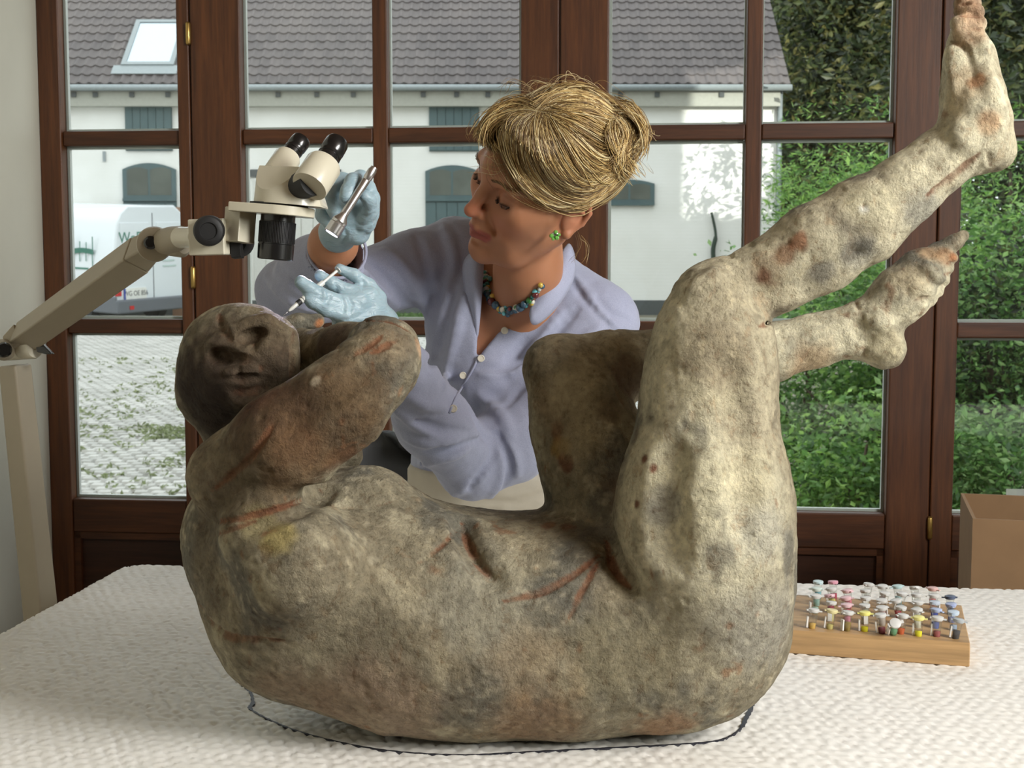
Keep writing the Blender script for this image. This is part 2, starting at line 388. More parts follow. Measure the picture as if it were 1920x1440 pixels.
def door(name, u0, u1, gl, wl, wr, hinges=()):
    """a glazed door leaf between u0 and u1; gl: muntin lines between the stiles (centres)"""
    d = empty(name, mat=ROOM); struct(d)
    a, b = -0.028, 0.028
    box('stile', (u0, a, 0.012), (u0 + wl, b, ZTOP), M['mahogany'], d, 0.004); box('stile', (u1 - wr, a, 0.012), (u1, b, ZTOP), M['mahogany'], d, 0.004)
    g0, g1 = u0 + wl, u1 - wr
    hm = 0.0175
    box('rail', (g0, a, ZR[4]), (g1, b, ZTOP), M['mahogany_x'], d, 0.003)
    box('rail', (g0, a + 0.004, ZR[0] - 0.082), (g1, b - 0.004, ZR[0]), M['mahogany_x'], d, 0.004)
    box('rail', (g0, a + 0.004, 0.012), (g1, b - 0.004, 0.13), M['mahogany_x'], d, 0.004)
    pb = MB().box((g0, -0.010, 0.13), (g1, 0.010, ZR[0] - 0.082))
    pb.build('panel', M['mahogany_panel'], d)
    pw = (g1 - g0)/(len(gl)+1)
    edges = [g0] + list(gl) + [g1]
    for i in range(len(edges)-1):
        lo = edges[i] + (0.016 if i else 0); hi = edges[i+1] - (0.016 if i < len(edges)-2 else 0)
        mo = MB()
        z0, z1 = 0.13, ZR[0] - 0.082
        for bx in (((lo, -0.02, z1-0.016), (hi, -0.010, z1)), ((lo, -0.02, z0), (hi, -0.010, z0+0.016)), ((lo, -0.02, z0), (lo+0.016, -0.010, z1)), ((hi-0.016, -0.02, z0), (hi, -0.010, z1))): mo.box(*bx)
        mo.build('panel_moulding', M['mahogany_x'], d)
        for r in range(4):
            z0 = ZR[r] + (hm if r else 0); z1 = ZR[r+1] - (hm if r < 3 else 0)
            pane = box('pane', (lo, 0.0, z0), (hi, 0.004, z1), M['glass'], d)
            e = 0.006; sp = MB()
            for w0, w1 in ((0.0045, 0.016),):
                sp.box((lo, w0, z0), (lo+e, w1, z1)); sp.box((hi-e, w0, z0), (hi, w1, z1)); sp.box((lo+e, w0, z0), (hi-e, w1, z0+e)); sp.box((lo+e, w0, z1-e), (hi-e, w1, z1))
            sp.build('glazing_seal', M['bead'], pane)
    for g in gl: box('muntin', (g-0.018, a+0.006, ZR[0]), (g+0.018, b-0.006, ZR[4]), M['mahogany'], d, 0.004)
    for r in (1, 2, 3):
        for i in range(len(edges)-1):
            lo = edges[i] + (0.018 if i else 0); hi = edges[i+1] - (0.018 if i < len(edges)-2 else 0)
            box('muntin', (lo, a+0.008, ZR[r]-hm), (hi, b-0.008, ZR[r]+hm), M['mahogany_x'], d, 0.004)
    for (hu, hz) in hinges:
        MB().lathe((hu, a-0.004, hz-0.026), (hu, a-0.004, hz+0.026), [(0, 0.004), (0.08, 0.006), (0.92, 0.006), (1, 0.004)], 12).build('hinge', M['brass'], d, smooth=True)
    return d
def u_at(px, py=500): return uz(px, py)[0]
j1, j2, j3 = u_at(372), u_at(1051, 100), u_at(1746, 700)
h1 = (j1 - 0.002, uz(368, 67)[1]); h2 = (j1 - 0.002, uz(374, 520)[1]); h3 = (j3, uz(1748, 985)[1])
door('door_1', uL, j1 - 0.003, [], u_at(131) - uL, j1 - u_at(349))
door('door_2', j1, j2 - 0.001, [u_at(717, 300)], u_at(460, 300) - j1, j2 - u_at(979, 100), [h1, h2])
door('door_3', j2 + 0.001, j3 - 0.002, [u_at(1411, 300)], u_at(1141, 200) - j2, j3 - u_at(1667, 600), [h3])
door('door_4', j3, j3 + 0.78, [j3 + 0.40], u_at(1788, 700) - j3, 0.06)
UE = j3 + 0.78
room_box('wall_front', (UE, -0.06, 0), (UR, 0.22, ZC), M['plaster'])
room_box('trim_1', (uL, -0.06, ZTOP), (UE, 0.22, ZC), M['plaster'])
room_box('floor', (uL - 0.1, WB, -0.1), (UR + 0.1, 0.25, 0.0), M['floor'])
room_box('ceiling', (uL - 0.1, WB, ZC), (UR + 0.1, 0.25, ZC + 0.1), M['ceiling'])
room_box('wall_left', (uL - 0.15, WB, 0), (uL, 0.03, ZC), M['plaster'])
room_box('baseboard_left', (uL, WB + 0.01, 0), (uL + 0.014, -0.035, 0.11), M['base'], bevel=0.004)
room_box('wall_back', (uL, WB - 0.15, 0), (UR, WB, ZC), plain('back_wall_paint', (150, 140, 126), 0.85))
wr = MB(); wz0, wz1, ww0, ww1 = 1.20, 2.70, -3.95, -2.50
wr.box((UR, WB, 0), (UR + 0.15, ww0, ZC)).box((UR, ww1, 0), (UR + 0.15, 0.25, ZC)).box((UR, ww0, 0), (UR + 0.15, ww1, wz0)).box((UR, ww0, wz1), (UR + 0.15, ww1, ZC))
o = wr.build('wall_right', M['plaster']); o.matrix_world = ROOM; struct(o)
wn = empty('window_1', mat=ROOM); struct(wn)
wf = MB(); e = 0.06
wf.box((UR+0.05, ww0, wz0), (UR+0.11, ww0+e, wz1)).box((UR+0.05, ww1-e, wz0), (UR+0.11, ww1, wz1)).box((UR+0.05, ww0+e, wz0), (UR+0.11, ww1-e, wz0+e)).box((UR+0.05, ww0+e, wz1-e), (UR+0.11, ww1-e, wz1))
wf.build('window_frame', M['mahogany'], wn); box('pane', (UR+0.07, ww0+e, wz0+e), (UR+0.074, ww1-e, wz1-e), M['glass'], wn)
# ------------------------------------------------------------------ the yard
def at(px, py, Y):
    k = (px-960)/FPX*RGT + (720-py)/FPX*UPV + FWD; return CAM + k*(Y - CAM[1])/k[1]
SLOPE = 0.05; ZG = 0.24 - 28*SLOPE
def gz(y): return ZG + SLOPE*y
M['soil'] = plain('yard_soil', (120, 116, 100), 0.95, var=0.2, scale=3)
M['whitewash'], _nt, _bs = new_mat('whitewashed_brick')
_tc = nd(_nt, 'ShaderNodeTexCoord'); _mp = nd(_nt, 'ShaderNodeMapping'); _mp.inputs['Rotation'].default_value = (math.pi/2, 0, 0); _nt.links.new(_tc.outputs['Object'], _mp.inputs[0])
_br = nd(_nt, 'ShaderNodeTexBrick'); _br.inputs['Scale'].default_value = 1.0; _br.inputs['Brick Width'].default_value = 0.22; _br.inputs['Row Height'].default_value = 0.07; _br.inputs['Mortar Size'].default_value = 0.008
_br.inputs['Color1'].default_value = (1, 1, 1, 1); _br.inputs['Color2'].default_value = (0.8, 0.8, 0.8, 1); _br.inputs['Mortar'].default_value = (0, 0, 0, 1); _nt.links.new(_mp.outputs[0], _br.inputs['Vector'])
_nt.links.new(ramp(_nt, noise(_nt, 0.9, 6, 0.6), [(0.3, srgb(226, 226, 220)), (0.7, srgb(238, 238, 234))]), _bs.inputs['Base Color']); _bs.inputs['Roughness'].default_value = 0.9
bump(_nt, _bs, _br.outputs['Color'], 0.4, 0.01)
M['tile'], _nt, _bs = new_mat('dark_roof_tile'); _oi = nd(_nt, 'ShaderNodeObjectInfo'); _n = noise(_nt, 1.2, 5)
_c = mixc(_nt, 0.5, ramp(_nt, _oi.outputs['Random'], [(0, srgb(92, 86, 86)), (1, srgb(116, 108, 106))]), ramp(_nt, _n, [(0.3, srgb(84, 80, 82)), (0.75, srgb(120, 112, 108))]))
_nt.links.new(_c, _bs.inputs['Base Color']); _bs.inputs['Roughness'].default_value = 0.75
M['green_paint'] = plain('grey_green_paint', (78, 98, 100), 0.6, var=0.06, scale=6)
M['dark_glass'] = plain('dark_window_glass', (92, 98, 92), 0.15, var=0.25, scale=1.5)
M['zinc'] = plain('zinc', (150, 158, 160), 0.5, 0.2)
M['plinth'] = plain('tarred_plinth', (84, 88, 88), 0.8)
M['skyglass'] = plain('skylight_glass', (200, 212, 220), 0.05, 0.6, var=0.02)
M['stone'], _nt, _bs = new_mat('cobble_stone'); _oi = nd(_nt, 'ShaderNodeObjectInfo'); _n = noise(_nt, 2.2, 5)
_c = mixc(_nt, 0.5, ramp(_nt, _oi.outputs['Random'], [(0, srgb(150, 148, 142)), (1, srgb(200, 198, 192))]), ramp(_nt, _n, [(0.3, srgb(146, 146, 140)), (0.7, srgb(206, 204, 200))]))
_nt.links.new(_c, _bs.inputs['Base Color']); _bs.inputs['Roughness'].default_value = 0.8
yard = MB().add([(-40, 3.6, gz(3.6)), (40, 3.6, gz(3.6)), (40, 70, gz(70)), (-40, 70, gz(70))], [(0, 1, 2, 3)]).build('ground', M['soil']); struct(yard)
# cobbles: the nearest ones each on their own, the far ones joined
def cobble_shape(w, l):
    h = 0.03; b = 0.014
    vs = [(-w, -l, 0), (w, -l, 0), (w, l, 0), (-w, l, 0), (-w+b, -l+b, h), (w-b, -l+b, h), (w-b, l-b, h), (-w+b, l-b, h)]
    return vs, [(4, 5, 6, 7), (0, 1, 5, 4), (1, 2, 6, 5), (2, 3, 7, 6), (3, 0, 4, 7)]
cw, cl = 0.145, 0.13
me_cob = []
for i in range(5):
    vs, fs = cobble_shape(cw/2 - 0.008 - 0.004*random.random(), cl/2 - 0.008 - 0.004*random.random())
    me_cob.append(MB().add([(x + random.uniform(-.006, .006), y + random.uniform(-.006, .006), z) for x, y, z in vs], fs).mesh('cobble', M['stone']))
Xc = lambda px, Y: (px - 960)/FPX*Y
cands = []
rows = int((26 - 8.5)/cl)
far_v = MB(); ncob = 0
for r in range(rows):
    Y = 8.5 + r*cl
    x0, x1 = Xc(60, Y), Xc(450, Y)
    n0, n1 = int(x0/cw) - 1, int(x1/cw) + 1
    for c in range(n0, n1 + 1):
        X = (c + 0.5*(r % 2))*cw + random.uniform(-.008, .008); y = Y + random.uniform(-.01, .01)
        vis = 132 < 960 + X/Y*FPX < 356 and Y > 10.3
        if vis and ncob < 300:
            o = bpy.data.objects.new('cobble', random.choice(me_cob)); link(o, yard); o.location = (X, y, gz(y) + random.uniform(-.004, .006)); o.rotation_euler = (SLOPE, random.uniform(-.05, .05), random.uniform(-.12, .12)); ncob += 1
        else:
            vs, fs = cobble_shape(cw/2 - 0.01, cl/2 - 0.01); a = random.uniform(-.12, .12); dz = random.uniform(-.004, .006)
            far_v.add([(X + vx*math.cos(a) - vy*math.sin(a), y + vx*math.sin(a) + vy*math.cos(a), gz(y + vy) + vz + dz) for vx, vy, vz in vs], fs)
for r in range(int((27-9)/0.2)):
    Y = 9 + r*0.2
    for c in range(int(Xc(450, Y)/0.2), int(Xc(1290, Y)/0.2)):
        X = c*0.2 + 0.1*(r % 2); vs, fs = cobble_shape(0.09, 0.09)
        far_v.add([(X + vx, Y + vy, gz(Y + vy) + vz) for vx, vy, vz in vs], fs)
o = far_v.build('cobble_paving', M['stone'], yard); o['kind'] = 'stuff'
# grass tufts in the joints
M['leaf'], _nt, _bs, _ac = vcol_mat('leaf_green', 0.45, (), spec=0.5)
_bs.inputs['Subsurface Weight'].default_value = 0.0
_tr = nd(_nt, 'ShaderNodeBsdfTranslucent'); _mx = nd(_nt, 'ShaderNodeMixShader'); _mx.inputs[0].default_value = 0.45
_nt.links.new(_ac, _tr.inputs[0]); _out = _nt.nodes['Material Output']; _nt.links.new(_bs.outputs[0], _mx.inputs[1]); _nt.links.new(_tr.outputs[0], _mx.inputs[2]); _nt.links.new(_mx.outputs[0], _out.inputs[0])
def leaves(name, centres, size, cols, parent=None, aspect=0.38, droop=0.0):
    """a leaf (folded along its midrib) at each centre"""
    n = len(centres); d = RNG.normal(size=(n, 3)); d[:, 2] = d[:, 2]*0.6 - droop; d /= np.linalg.norm(d, axis=1)[:, None]
    q = RNG.normal(size=(n, 3)); s = np.cross(d, q); s /= np.linalg.norm(s, axis=1)[:, None]; up = np.cross(s, d)
    L = size*(0.6 + 0.8*RNG.random(n))[:, None]; W = L*aspect
    c = np.asarray(centres)
    V = np.stack([c - d*L*0.5, c + s*W*0.5 + up*W*0.15, c + d*L*0.5, c - s*W*0.5 + up*W*0.15], 1).reshape(-1, 3)
    b = np.arange(n)[:, None]*4; F = np.concatenate([b + np.array([[0, 1, 2]]), b + np.array([[0, 2, 3]])])
    pal = np.array([srgb(*k)[:3] for k in cols]); w = pal[RNG.integers(0, len(pal), n)]*(0.7 + 0.6*RNG.random(n))[:, None]
    return np_obj(name, V, F, M['leaf'], parent, smooth=False, cols=np.repeat(w, 4, 0))
tp = []
for _ in range(420):
    Y = random.uniform(9.5, 20); px = random.uniform(140, 356); X = Xc(px, Y)
    if vnoise(np.array([[X, Y, 0]]), 0.9, 3)[0] > 0.02 or random.random() < 0.2: tp += [(X + random.uniform(-.05, .05), Y + random.uniform(-.05, .05), gz(Y) + 0.03 + 0.02*random.random()) for _ in range(4)]
for _ in range(60):
    t = random.random(); px = 270 + 90*t; Y = 13.6 + random.uniform(-.4, .4); tp += [(Xc(px, Y) + random.uniform(-.2, .2), Y, gz(Y) + 0.03 + 0.02*random.random()) for _ in range(8)]
o = leaves('paving_weeds', np.array(tp), 0.06, [(134, 144, 104), (150, 158, 120), (124, 134, 92)]); tag(o, 'low green weeds in the joints of the grey cobbles', 'weeds', kind='stuff')
# ------------------------------------------------------------------ the whitewashed stable building across the yard
YB = 28.0
bld = empty('stable_building', (0, YB, 0)); tag(bld, 'long whitewashed brick building with dark tiled roof and grey-green shutters', 'building')
def bl(px, py): q = at(px, py, YB); return float(q[0]), float(q[2])
XR, ZE = bl(1458, 158); XL = bl(-420, 158)[0]; zb = gz(YB) - 0.2
wm = MB()
def rect_px(x0, y0, x1, y1): a = bl(x0, y1); b = bl(x1, y0); return a[0], a[1], b[0], b[1]
wm.box((XL, 0, zb), (XR, 7.5, ZE + 0.05)).build('wall', M['whitewash'], bld)
a = bl(700, 563); box('plinth', (XL, -0.03, zb), (XR + 0.01, 0, a[1] + 0.0), M['plinth'], bld)
RA = math.radians(42); CA, SA = math.cos(RA), math.sin(RA)
ridge = 5.2
XV = bl(1477, 150)[0]
rm = MB(); ys = -0.25; zs = ZE - 0.05
rm.add([(XL, ys, zs), (XV, ys, zs), (XV, ys + ridge*CA, zs + ridge*SA), (XL, ys + ridge*CA, zs + ridge*SA), (XL, ys, zs-0.12), (XV, ys, zs-0.12), (XV, ys + ridge*CA, zs + ridge*SA - 0.15), (XL, ys + ridge*CA, zs + ridge*SA - 0.15), (XL, ys + 2*ridge*CA, zs), (XV, ys + 2*ridge*CA, zs)],
       [(0, 1, 2, 3), (5, 4, 7, 6), (0, 4, 5, 1), (1, 5, 6, 2), (3, 2, 9, 8)])
roof = rm.build('roof', M['tile'], bld)
tw, tl = 0.215, 0.31
def tile_shape():
    xs_ = np.linspace(-tw/2, tw/2, 7); prof = [0.028*math.sin(math.pi*2*(x/tw + 0.5))*(1 if x < 0 else 0.35) + 0.02 for x in xs_]
    vs = [(x, 0, z + 0.03) for x, z in zip(xs_, prof)] + [(x, tl*1.12, z) for x, z in zip(xs_, prof)] + [(x, 0, z - 0.005) for x, z in zip(xs_, prof)]
    fs = [(i, i+1, 8+i, 7+i) for i in range(6)] + [(14+i, 15+i, i+1, i) for i in range(6)]
    return vs, fs
tvs, tfs = tile_shape(); me_tile = MB().add(tvs, tfs).mesh('roof_tile', M['tile'], True); me_tile.set_sharp_from_angle(angle=math.radians(50))
far_t = MB(); nt_ = 0
nrow = int(ridge/tl); ncol = int((XV - XL)/tw)
for r in range(nrow):
    for c in range(ncol):
        X = XV - (c + 0.5)*tw; Yt = ys + r*tl*CA; Zt = zs + r*tl*SA; pxx = 960 + X/(YB+Yt)*FPX
        hid = 348 < pxx < 462 or 978 < pxx < 1142 or pxx < 122 or 226 < pxx < 346 and 1 <= r <= 7
        if not hid and nt_ < 300 and r < 6:
            o = bpy.data.objects.new('roof_tile', me_tile); link(o, roof); o.location = (X, Yt, Zt); o.rotation_euler = (RA + random.uniform(-.01, .01), random.uniform(-.02, .02), random.uniform(-.01, .01)); nt_ += 1
        else: far_t.add([(X + x, Yt + y*CA - z*SA, Zt + y*SA + z*CA) for x, y, z in tvs], tfs)
o = far_t.build('roof_tile_field', M['tile'], roof); o['kind'] = 'stuff'
MB().tube([(XL, ys - 0.08, zs - 0.06), (XV + 0.02, ys - 0.08, zs - 0.06)], 0.065, 10).build('gutter', M['zinc'], bld, smooth=True)
gx = MB().box((XL, -0.22, zs - 0.42), (XR + 0.02, 0.0, zs - 0.12)); gx.build('soffit', plain('soffit_board', (168, 168, 158), 0.8), bld)
for px in (145, 185, 253, 320, 525, 597, 665, 795, 857, 915, 1162, 1230, 1350):
    x = bl(px, 170)[0]; box('rafter_end', (x - 0.05, -0.26, zs - 0.24), (x + 0.05, -0.2, zs - 0.14), M['plinth'], bld)
xd = bl(1459, 300)[0]; MB().tube([(xd, -0.1, zs - 0.1), (xd, -0.1, zb)], 0.05, 10).build('downpipe', M['zinc'], bld, smooth=True)
def shutter(x0, y0, x1, y1):
    u0, z0, u1, z1 = rect_px(x0, y0, x1, y1); s = box('shutter', (u0, -0.05, z0), (u1, 0.0, z1), M['green_paint'], bld)
    n = 6
    for i in range(n): box('plank', (u0 + (u1-u0)*(i+0.04)/n, -0.068, z0+0.02), (u0 + (u1-u0)*(i+0.96)/n, -0.05, z1-0.02), M['green_paint'], s)
    return s
shutter(237, 183, 322, 283); shutter(805, 172, 898, 284); shutter(470, 172, 560, 176)
def arch_pts(u0, z0, u1, z1, rise, n=10):
    return [(u0, z0), (u1, z0)] + [(u1 + (u0-u1)*i/n, z1 - rise + rise*(1 - (2*i/n-1)**2)) for i in range(n+1)]
def arch_prism(name, pts, y0, y1, m, parent): return MB().prism([(u, y0, z) for u, z in pts], (0, y1 - y0, 0)).build(name, m, parent)
def arch_window(x0, y0, x1, y1, split=2, lower=None, sill=True):
    u0, z0, u1, z1 = rect_px(x0, y0, x1, y1); rise = (z1-z0)*0.18; t = 0.09
    w = arch_prism('window_frame', arch_pts(u0, z0, u1, z1, rise), -0.06, 0.0, M['green_paint'], bld)
    iw = (u1 - u0 - 2*t)/split
    for i in range(split):
        arch_prism('pane', arch_pts(u0 + t + i*iw + (0.02 if i else 0), z0 + t*0.7, u0 + t + (i+1)*iw - (0.02 if i < split-1 else 0), z1 - t, rise*0.4), -0.064, -0.061, M['dark_glass'], w)
    if sill: box('sill', (u0, -0.10, z0 - 0.06), (u1, -0.0, z0), M['green_paint'], w)
    if lower:
        a0, b0, a1, b1 = rect_px(x0, y1, x1, lower); dd = box('door', (u0, -0.05, b0), (u1, 0, z0 - 0.06), M['green_paint'], bld)
        for i in range(5): box('plank', (u0 + (u1-u0)*(i+0.05)/5, -0.065, b0 + 0.03), (u0 + (u1-u0)*(i+0.95)/5, -0.05, z0 - 0.09), M['green_paint'], dd)
    return w
wl_ = arch_window(232, 306, 330, 372, lower=560)
arch_window(798, 310, 898, 372, lower=562)
arch_window(1132, 337, 1227, 380, split=2)
u0, z0, u1, z1 = rect_px(468, 318, 640, 332); box('lintel', (u0, -0.06, z0), (u1, 0, z1), M['plinth'], bld)
u0, z0, u1, z1 = rect_px(478, 334, 632, 556); gd = box('door', (u0, -0.04, z0), (u1, 0, z1), plain('pale_garage_door', (206, 206, 200), 0.6), bld)
for i in range(7): box('plank', (u0 + (u1-u0)*(i+0.04)/7, -0.06, z0+0.03), (u0 + (u1-u0)*(i+0.96)/7, -0.04, z1-0.03), gd.data.materials[0], gd)
box('notch', (bl(196, 297)[0]-0.03, -0.03, bl(196, 303)[1]), (bl(196, 297)[0]+0.03, 0, bl(196, 284)[1]), M['zinc'], bld)
# roof window
def roofpt(px, py):
    """where a pixel's ray meets the roof slope (building frame)"""
    k = (px-960)/FPX*RGT + (720-py)/FPX*UPV + FWD; o = np.array([0, YB + ys, zs]); n = np.array([0, -SA, CA]); t = ((o-CAM) @ n)/(k @ n); return CAM + t*k - np.array([0, YB, 0])
qa, qb = roofpt(228, 128), roofpt(328, 125); s0 = 0.0
w_ = qb[0] - qa[0]; ln = np.linalg.norm(roofpt(250, 44) - qa)
sk = empty('roof_window', (qa[0], qa[1], qa[2])); sk.rotation_euler = (RA, 0, 0); sk.parent = bld
for nm, lo, hi in (('window_frame', (0, 0, 0), (0.1, ln, .1)), ('window_frame', (w_-0.1, 0, 0), (w_, ln, .1)), ('window_frame', (0.1, 0, 0), (w_-0.1, 0.1, .1)), ('window_frame', (0.1, ln-0.1, 0), (w_-0.1, ln, .1))): box(nm, lo, hi, M['zinc'], sk)
box('pane', (0.1, 0.1, 0.06), (w_-0.1, ln-0.1, 0.08), M['skyglass'], sk); box('flashing', (-0.15, -0.3, 0.06), (w_+0.1, 0, 0.075), M['zinc'], sk)
# brown board and grey post by the van
bq = at(334, 560, 27.4); box('board', (-0.12, 0, 0), (0.1, 0.03, 2.25), plain('brown_board', (150, 116, 92), 0.7)).location = (bq[0], 27.4, gz(27.4))
tag(bpy.data.objects['board'], 'brown wooden board standing upright behind the van', 'board')
# dark climbing stem on the white wall
cs_ = [at(*q, YB - 0.1) for q in ((1336, 560), (1340, 520), (1337, 470), (1342, 440), (1334, 398))]
st = MB().tube(spline(cs_, 20), [0.05]*14 + [0.03]*6, 6).build('climbing_stem', plain('dark_stem', (52, 66, 56), 0.8), None, smooth=True); tag(st, 'thin dark climbing stem against the white building wall', 'plant')
# ------------------------------------------------------------------ van
M['van'] = plain('van_white_paint', (224, 230, 234), 0.25, var=0.01, coat=0.4); M['bumper'] = plain('dark_grey_plastic', (98, 102, 108), 0.6); M['red_lens'] = plain('red_lens', (190, 50, 50), 0.2)
M['van_green'] = plain('green_lettering', (58, 122, 104), 0.5); M['tyre'] = plain('tyre_rubber', (44, 44, 46), 0.8); M['plate'] = plain('plate_white', (228, 228, 222), 0.4); M['blue'] = plain('plate_blue', (50, 70, 150), 0.4); M['ink'] = plain('black_print', (40, 40, 44), 0.5)
vp = at(216, 592, 25.0); ang = math.radians(57)
van = empty('delivery_van', (vp[0], 25.0, gz(25.0)), ang); van.scale = (1, 1, 1.16); van.rotation_euler = (math.atan(SLOPE)*0.8, -math.atan(SLOPE)*0.8, ang); tag(van, 'white delivery van with green lettering parked on the cobbles', 'van')
# van frame: x across the rear face (0..1.92), y forward along the side (0..4.8)
VW, VL, VH = 1.92, 4.8, 1.98
prof = [(0.04, 0.30), (0.0, 0.55), (0.0, 1.0), (0.10, 1.68), (0.20, 1.86), (0.38, VH), (VW-0.38, VH), (VW-0.20, 1.86), (VW-0.10, 1.68), (VW, 1.0), (VW, 0.55), (VW-0.04, 0.30)]
MB().prism([(x, 0, z) for x, z in prof], (0, 3.6, 0)).build('body', M['van'], van, bevel=0.05, seg=3)
MB().prism([(x, z_, 0) for x, z_ in ((0, 0), (0, 0))] and [(x, 3.6, z) for x, z in ((0.05, 0.35), (0.0, 1.05), (VW, 1.05), (VW-0.05, 0.35))], (0, 1.2, 0)).build('bonnet', M['van'], van, bevel=0.06)
box('bumper', (-0.03, -0.12, 0.24), (VW+0.03, 0.02, 0.46), M['bumper'], van, 0.03); box('bumper_side', (-0.035, -0.06, 0.24), (0.02, 0.6, 0.52), M['bumper'], van, 0.03)
for x in (0.02, VW-0.15):
    t = box('tail_light', (x, -0.03, 0.72), (x+0.13, 0.03, 1.12), M['red_lens'], van, 0.01); box('lens', (0, 0, 0), (0.11, 0.01, 0.2), M['plate'], t).location = (x+0.01, -0.036, 0.86)
for x in (0.3, VW-0.3): box('reflector', (x-0.05, -0.13, 0.30), (x+0.05, -0.118, 0.36), M['red_lens'], van)
box('door_seam', (VW/2-0.008, -0.006, 0.46), (VW/2+0.008, 0.001, 1.85), M['bumper'], van)
for x0, x1 in ((0.16, VW/2-0.09), (VW/2+0.09, VW-0.16)): box('rear_window_panel', (x0, -0.012, 1.2), (x1, 0.004, 1.7), M['van'], van, 0.01)
pl = box('licence_plate', (0.20, -0.02, 0.68), (0.76, 0, 0.86), M['plate'], van); box('plate_band', (0.2, -0.024, 0.68), (0.25, -0.02, 0.86), M['blue'], pl)
pl.location.z = -0.22
for _o in van.children:
    if _o.name.startswith('tail_light'): _o.location.z = -0.2
RX = Matrix.Rotation(math.pi/2, 4, 'X')
text_mesh('plate_lettering', 'WG OE 856', 0.115, M['ink'], pl, Matrix.Translation((0.50, -0.022, 0.77)) @ RX)
text_mesh('lettering', 'WoDu', 0.26, M['van_green'], van, Matrix.Translation((0.50, -0.016, 1.45)) @ RX, 0.002)
for i, (x, z, w) in enumerate(((1.2, 1.05, .3), (1.2, .96, .34), (.35, 1.02, .5), (.35, .95, .5))): box('lettering_line', (x, -0.01, z), (x+w, -0.002, z+0.025), plain('faint_lettering_%d' % i, (186, 204, 200), 0.5), van)
box('emblem', (VW/2+0.12, -0.012, 1.14), (VW/2+0.34, -0.002, 1.17), M['van_green'], van)
lg = MB()
for k in range(26):
    t = k/25; y = 0.55 + 1.5*t
    lg.box((-0.012, y, 1.18 + 0.02*math.sin(9*t)), (-0.004, y+0.075, 1.26 + 0.02*math.sin(9*t)))
    if k % 3 == 0: h = random.uniform(.08, .3); lg.box((-0.012, y, 1.24), (-0.004, y+0.02, 1.26+h)); lg.box((-0.012, y+.02, 1.18-h), (-0.004, y+0.035, 1.2))
lg.box((-0.012, 0.7, 0.93), (-0.004, 1.9, 0.96)); lg.build('logo', M['van_green'], van)['kind'] = 'stuff'
for y in (0.95, 3.95):
    for x, s in ((0.02, 1), (VW-0.02, -1)):
        w = MB().lathe((x-0.02*s, y, 0.31), (x+0.19*s, y, 0.31), [(0, .24), (0.05, .31), (.9, .31), (1, .26)], 24).build('wheel', M['tyre'], van, sharp=40)
        MB().lathe((x-0.035*s, y, 0.31), (x-0.0*s, y, 0.31), [(0, .12), (0.3, .19), (1, .2)], 20).build('hubcap', M['zinc'], w, sharp=40)
box('wheel_arch', (-0.006, 0.55, 0.3), (0.0, 1.35, 0.72), M['bumper'], van, 0.003)
# ------------------------------------------------------------------ trees and shrubs on the right
M['bark'] = plain('bark', (74, 62, 50), 0.9, var=0.3, bmp=0.4)
def plant(name, label, cat, px, py, Y, rx, ry, rz, n, size, cols, aspect=0.38, droop=0.0, clump=14, lobes=9, group=None):
    c = at(px, py, Y); zg = gz(Y); o = empty(name, (c[0], Y, zg)); tag(o, label, cat, group)
    cz = c[2] - zg; pts = []
    lob = [(RNG.normal(size=3)*np.array([rx, ry, rz])*0.42, 0.35 + 0.3*random.random()) for _ in range(lobes)]
    k = n//clump; lo = [lob[i] for i in RNG.integers(0, lobes, k)]
    d = RNG.normal(size=(k, 3)); d /= np.linalg.norm(d, axis=1)[:, None]; rr = (0.75 + 0.25*RNG.random(k))[:, None]
    ctr = np.array([l[0] for l in lo]) + d*rr*np.array([l[1] for l in lo])[:, None]*np.array([rx, ry, rz])*1.5
    pts = (ctr[:, None, :] + RNG.normal(size=(k, clump, 3))*size*1.1).reshape(-1, 3) + np.array([0, 0, cz])
    pts = pts[pts[:, 2] > 0.02]
    leaves('foliage', pts, size, cols, o, aspect, droop)['kind'] = 'stuff'
    MB().tube([(0, 0, -0.1), (0.05*rx, 0, cz*0.5), (-0.05*rx, 0, cz + rz*0.5)], [0.07*max(rx, .6), 0.05*max(rx, .6), 0.015], 8).build('trunk', M['bark'], o, smooth=True)
    for i in range(6):
        l = lob[i % lobes][0] + np.array([0, 0, cz]); MB().tube([(0, 0, cz*0.45), tuple(l*0.6 + np.array([0, 0, cz*0.2])), tuple(l)], [0.03*max(rx, .6), 0.02*max(rx, .6), 0.008], 6).build('branch', M['bark'], o, smooth=True)
    return o
DK = [(44, 56, 36), (58, 70, 44), (80, 88, 52), (36, 46, 32)]; OL = [(100, 104, 60), (118, 114, 66), (78, 90, 52), (56, 68, 42)]
BR = [(132, 170, 84), (156, 192, 104), (108, 150, 70), (86, 124, 58)]; MD = [(88, 126, 64), (112, 152, 84), (66, 100, 52), (140, 172, 108)]
plant('dark_tree', 'tall dark olive tree beside the white building', 'tree', 1590, 60, 38.5, 3.0, 2.0, 3.6, 20000, 0.28, OL + DK, lobes=20)
plant('dark_tree', 'dark evergreen tree behind the bamboo-like shrub', 'tree', 1620, 330, 42, 3.4, 1.5, 3.0, 14000, 0.26, DK, lobes=12)
plant('dark_tree', 'dark tree at the right edge behind the raised clay foot', 'tree', 1890, 60, 27, 2.2, 2.0, 3.4, 20000, 0.22, DK + OL, lobes=26)
plant('dark_tree', 'dark tree rising beyond the shrubs in the last pane', 'tree', 2080, 420, 22, 2.6, 2.0, 4.0, 14000, 0.2, DK, lobes=12)
plant('willow_shrub', 'bright green feathery shrub in front of the dark trees', 'shrub', 1650, 440, 15, 1.0, 0.8, 0.85, 11000, 0.085, BR, 0.2, 0.3)
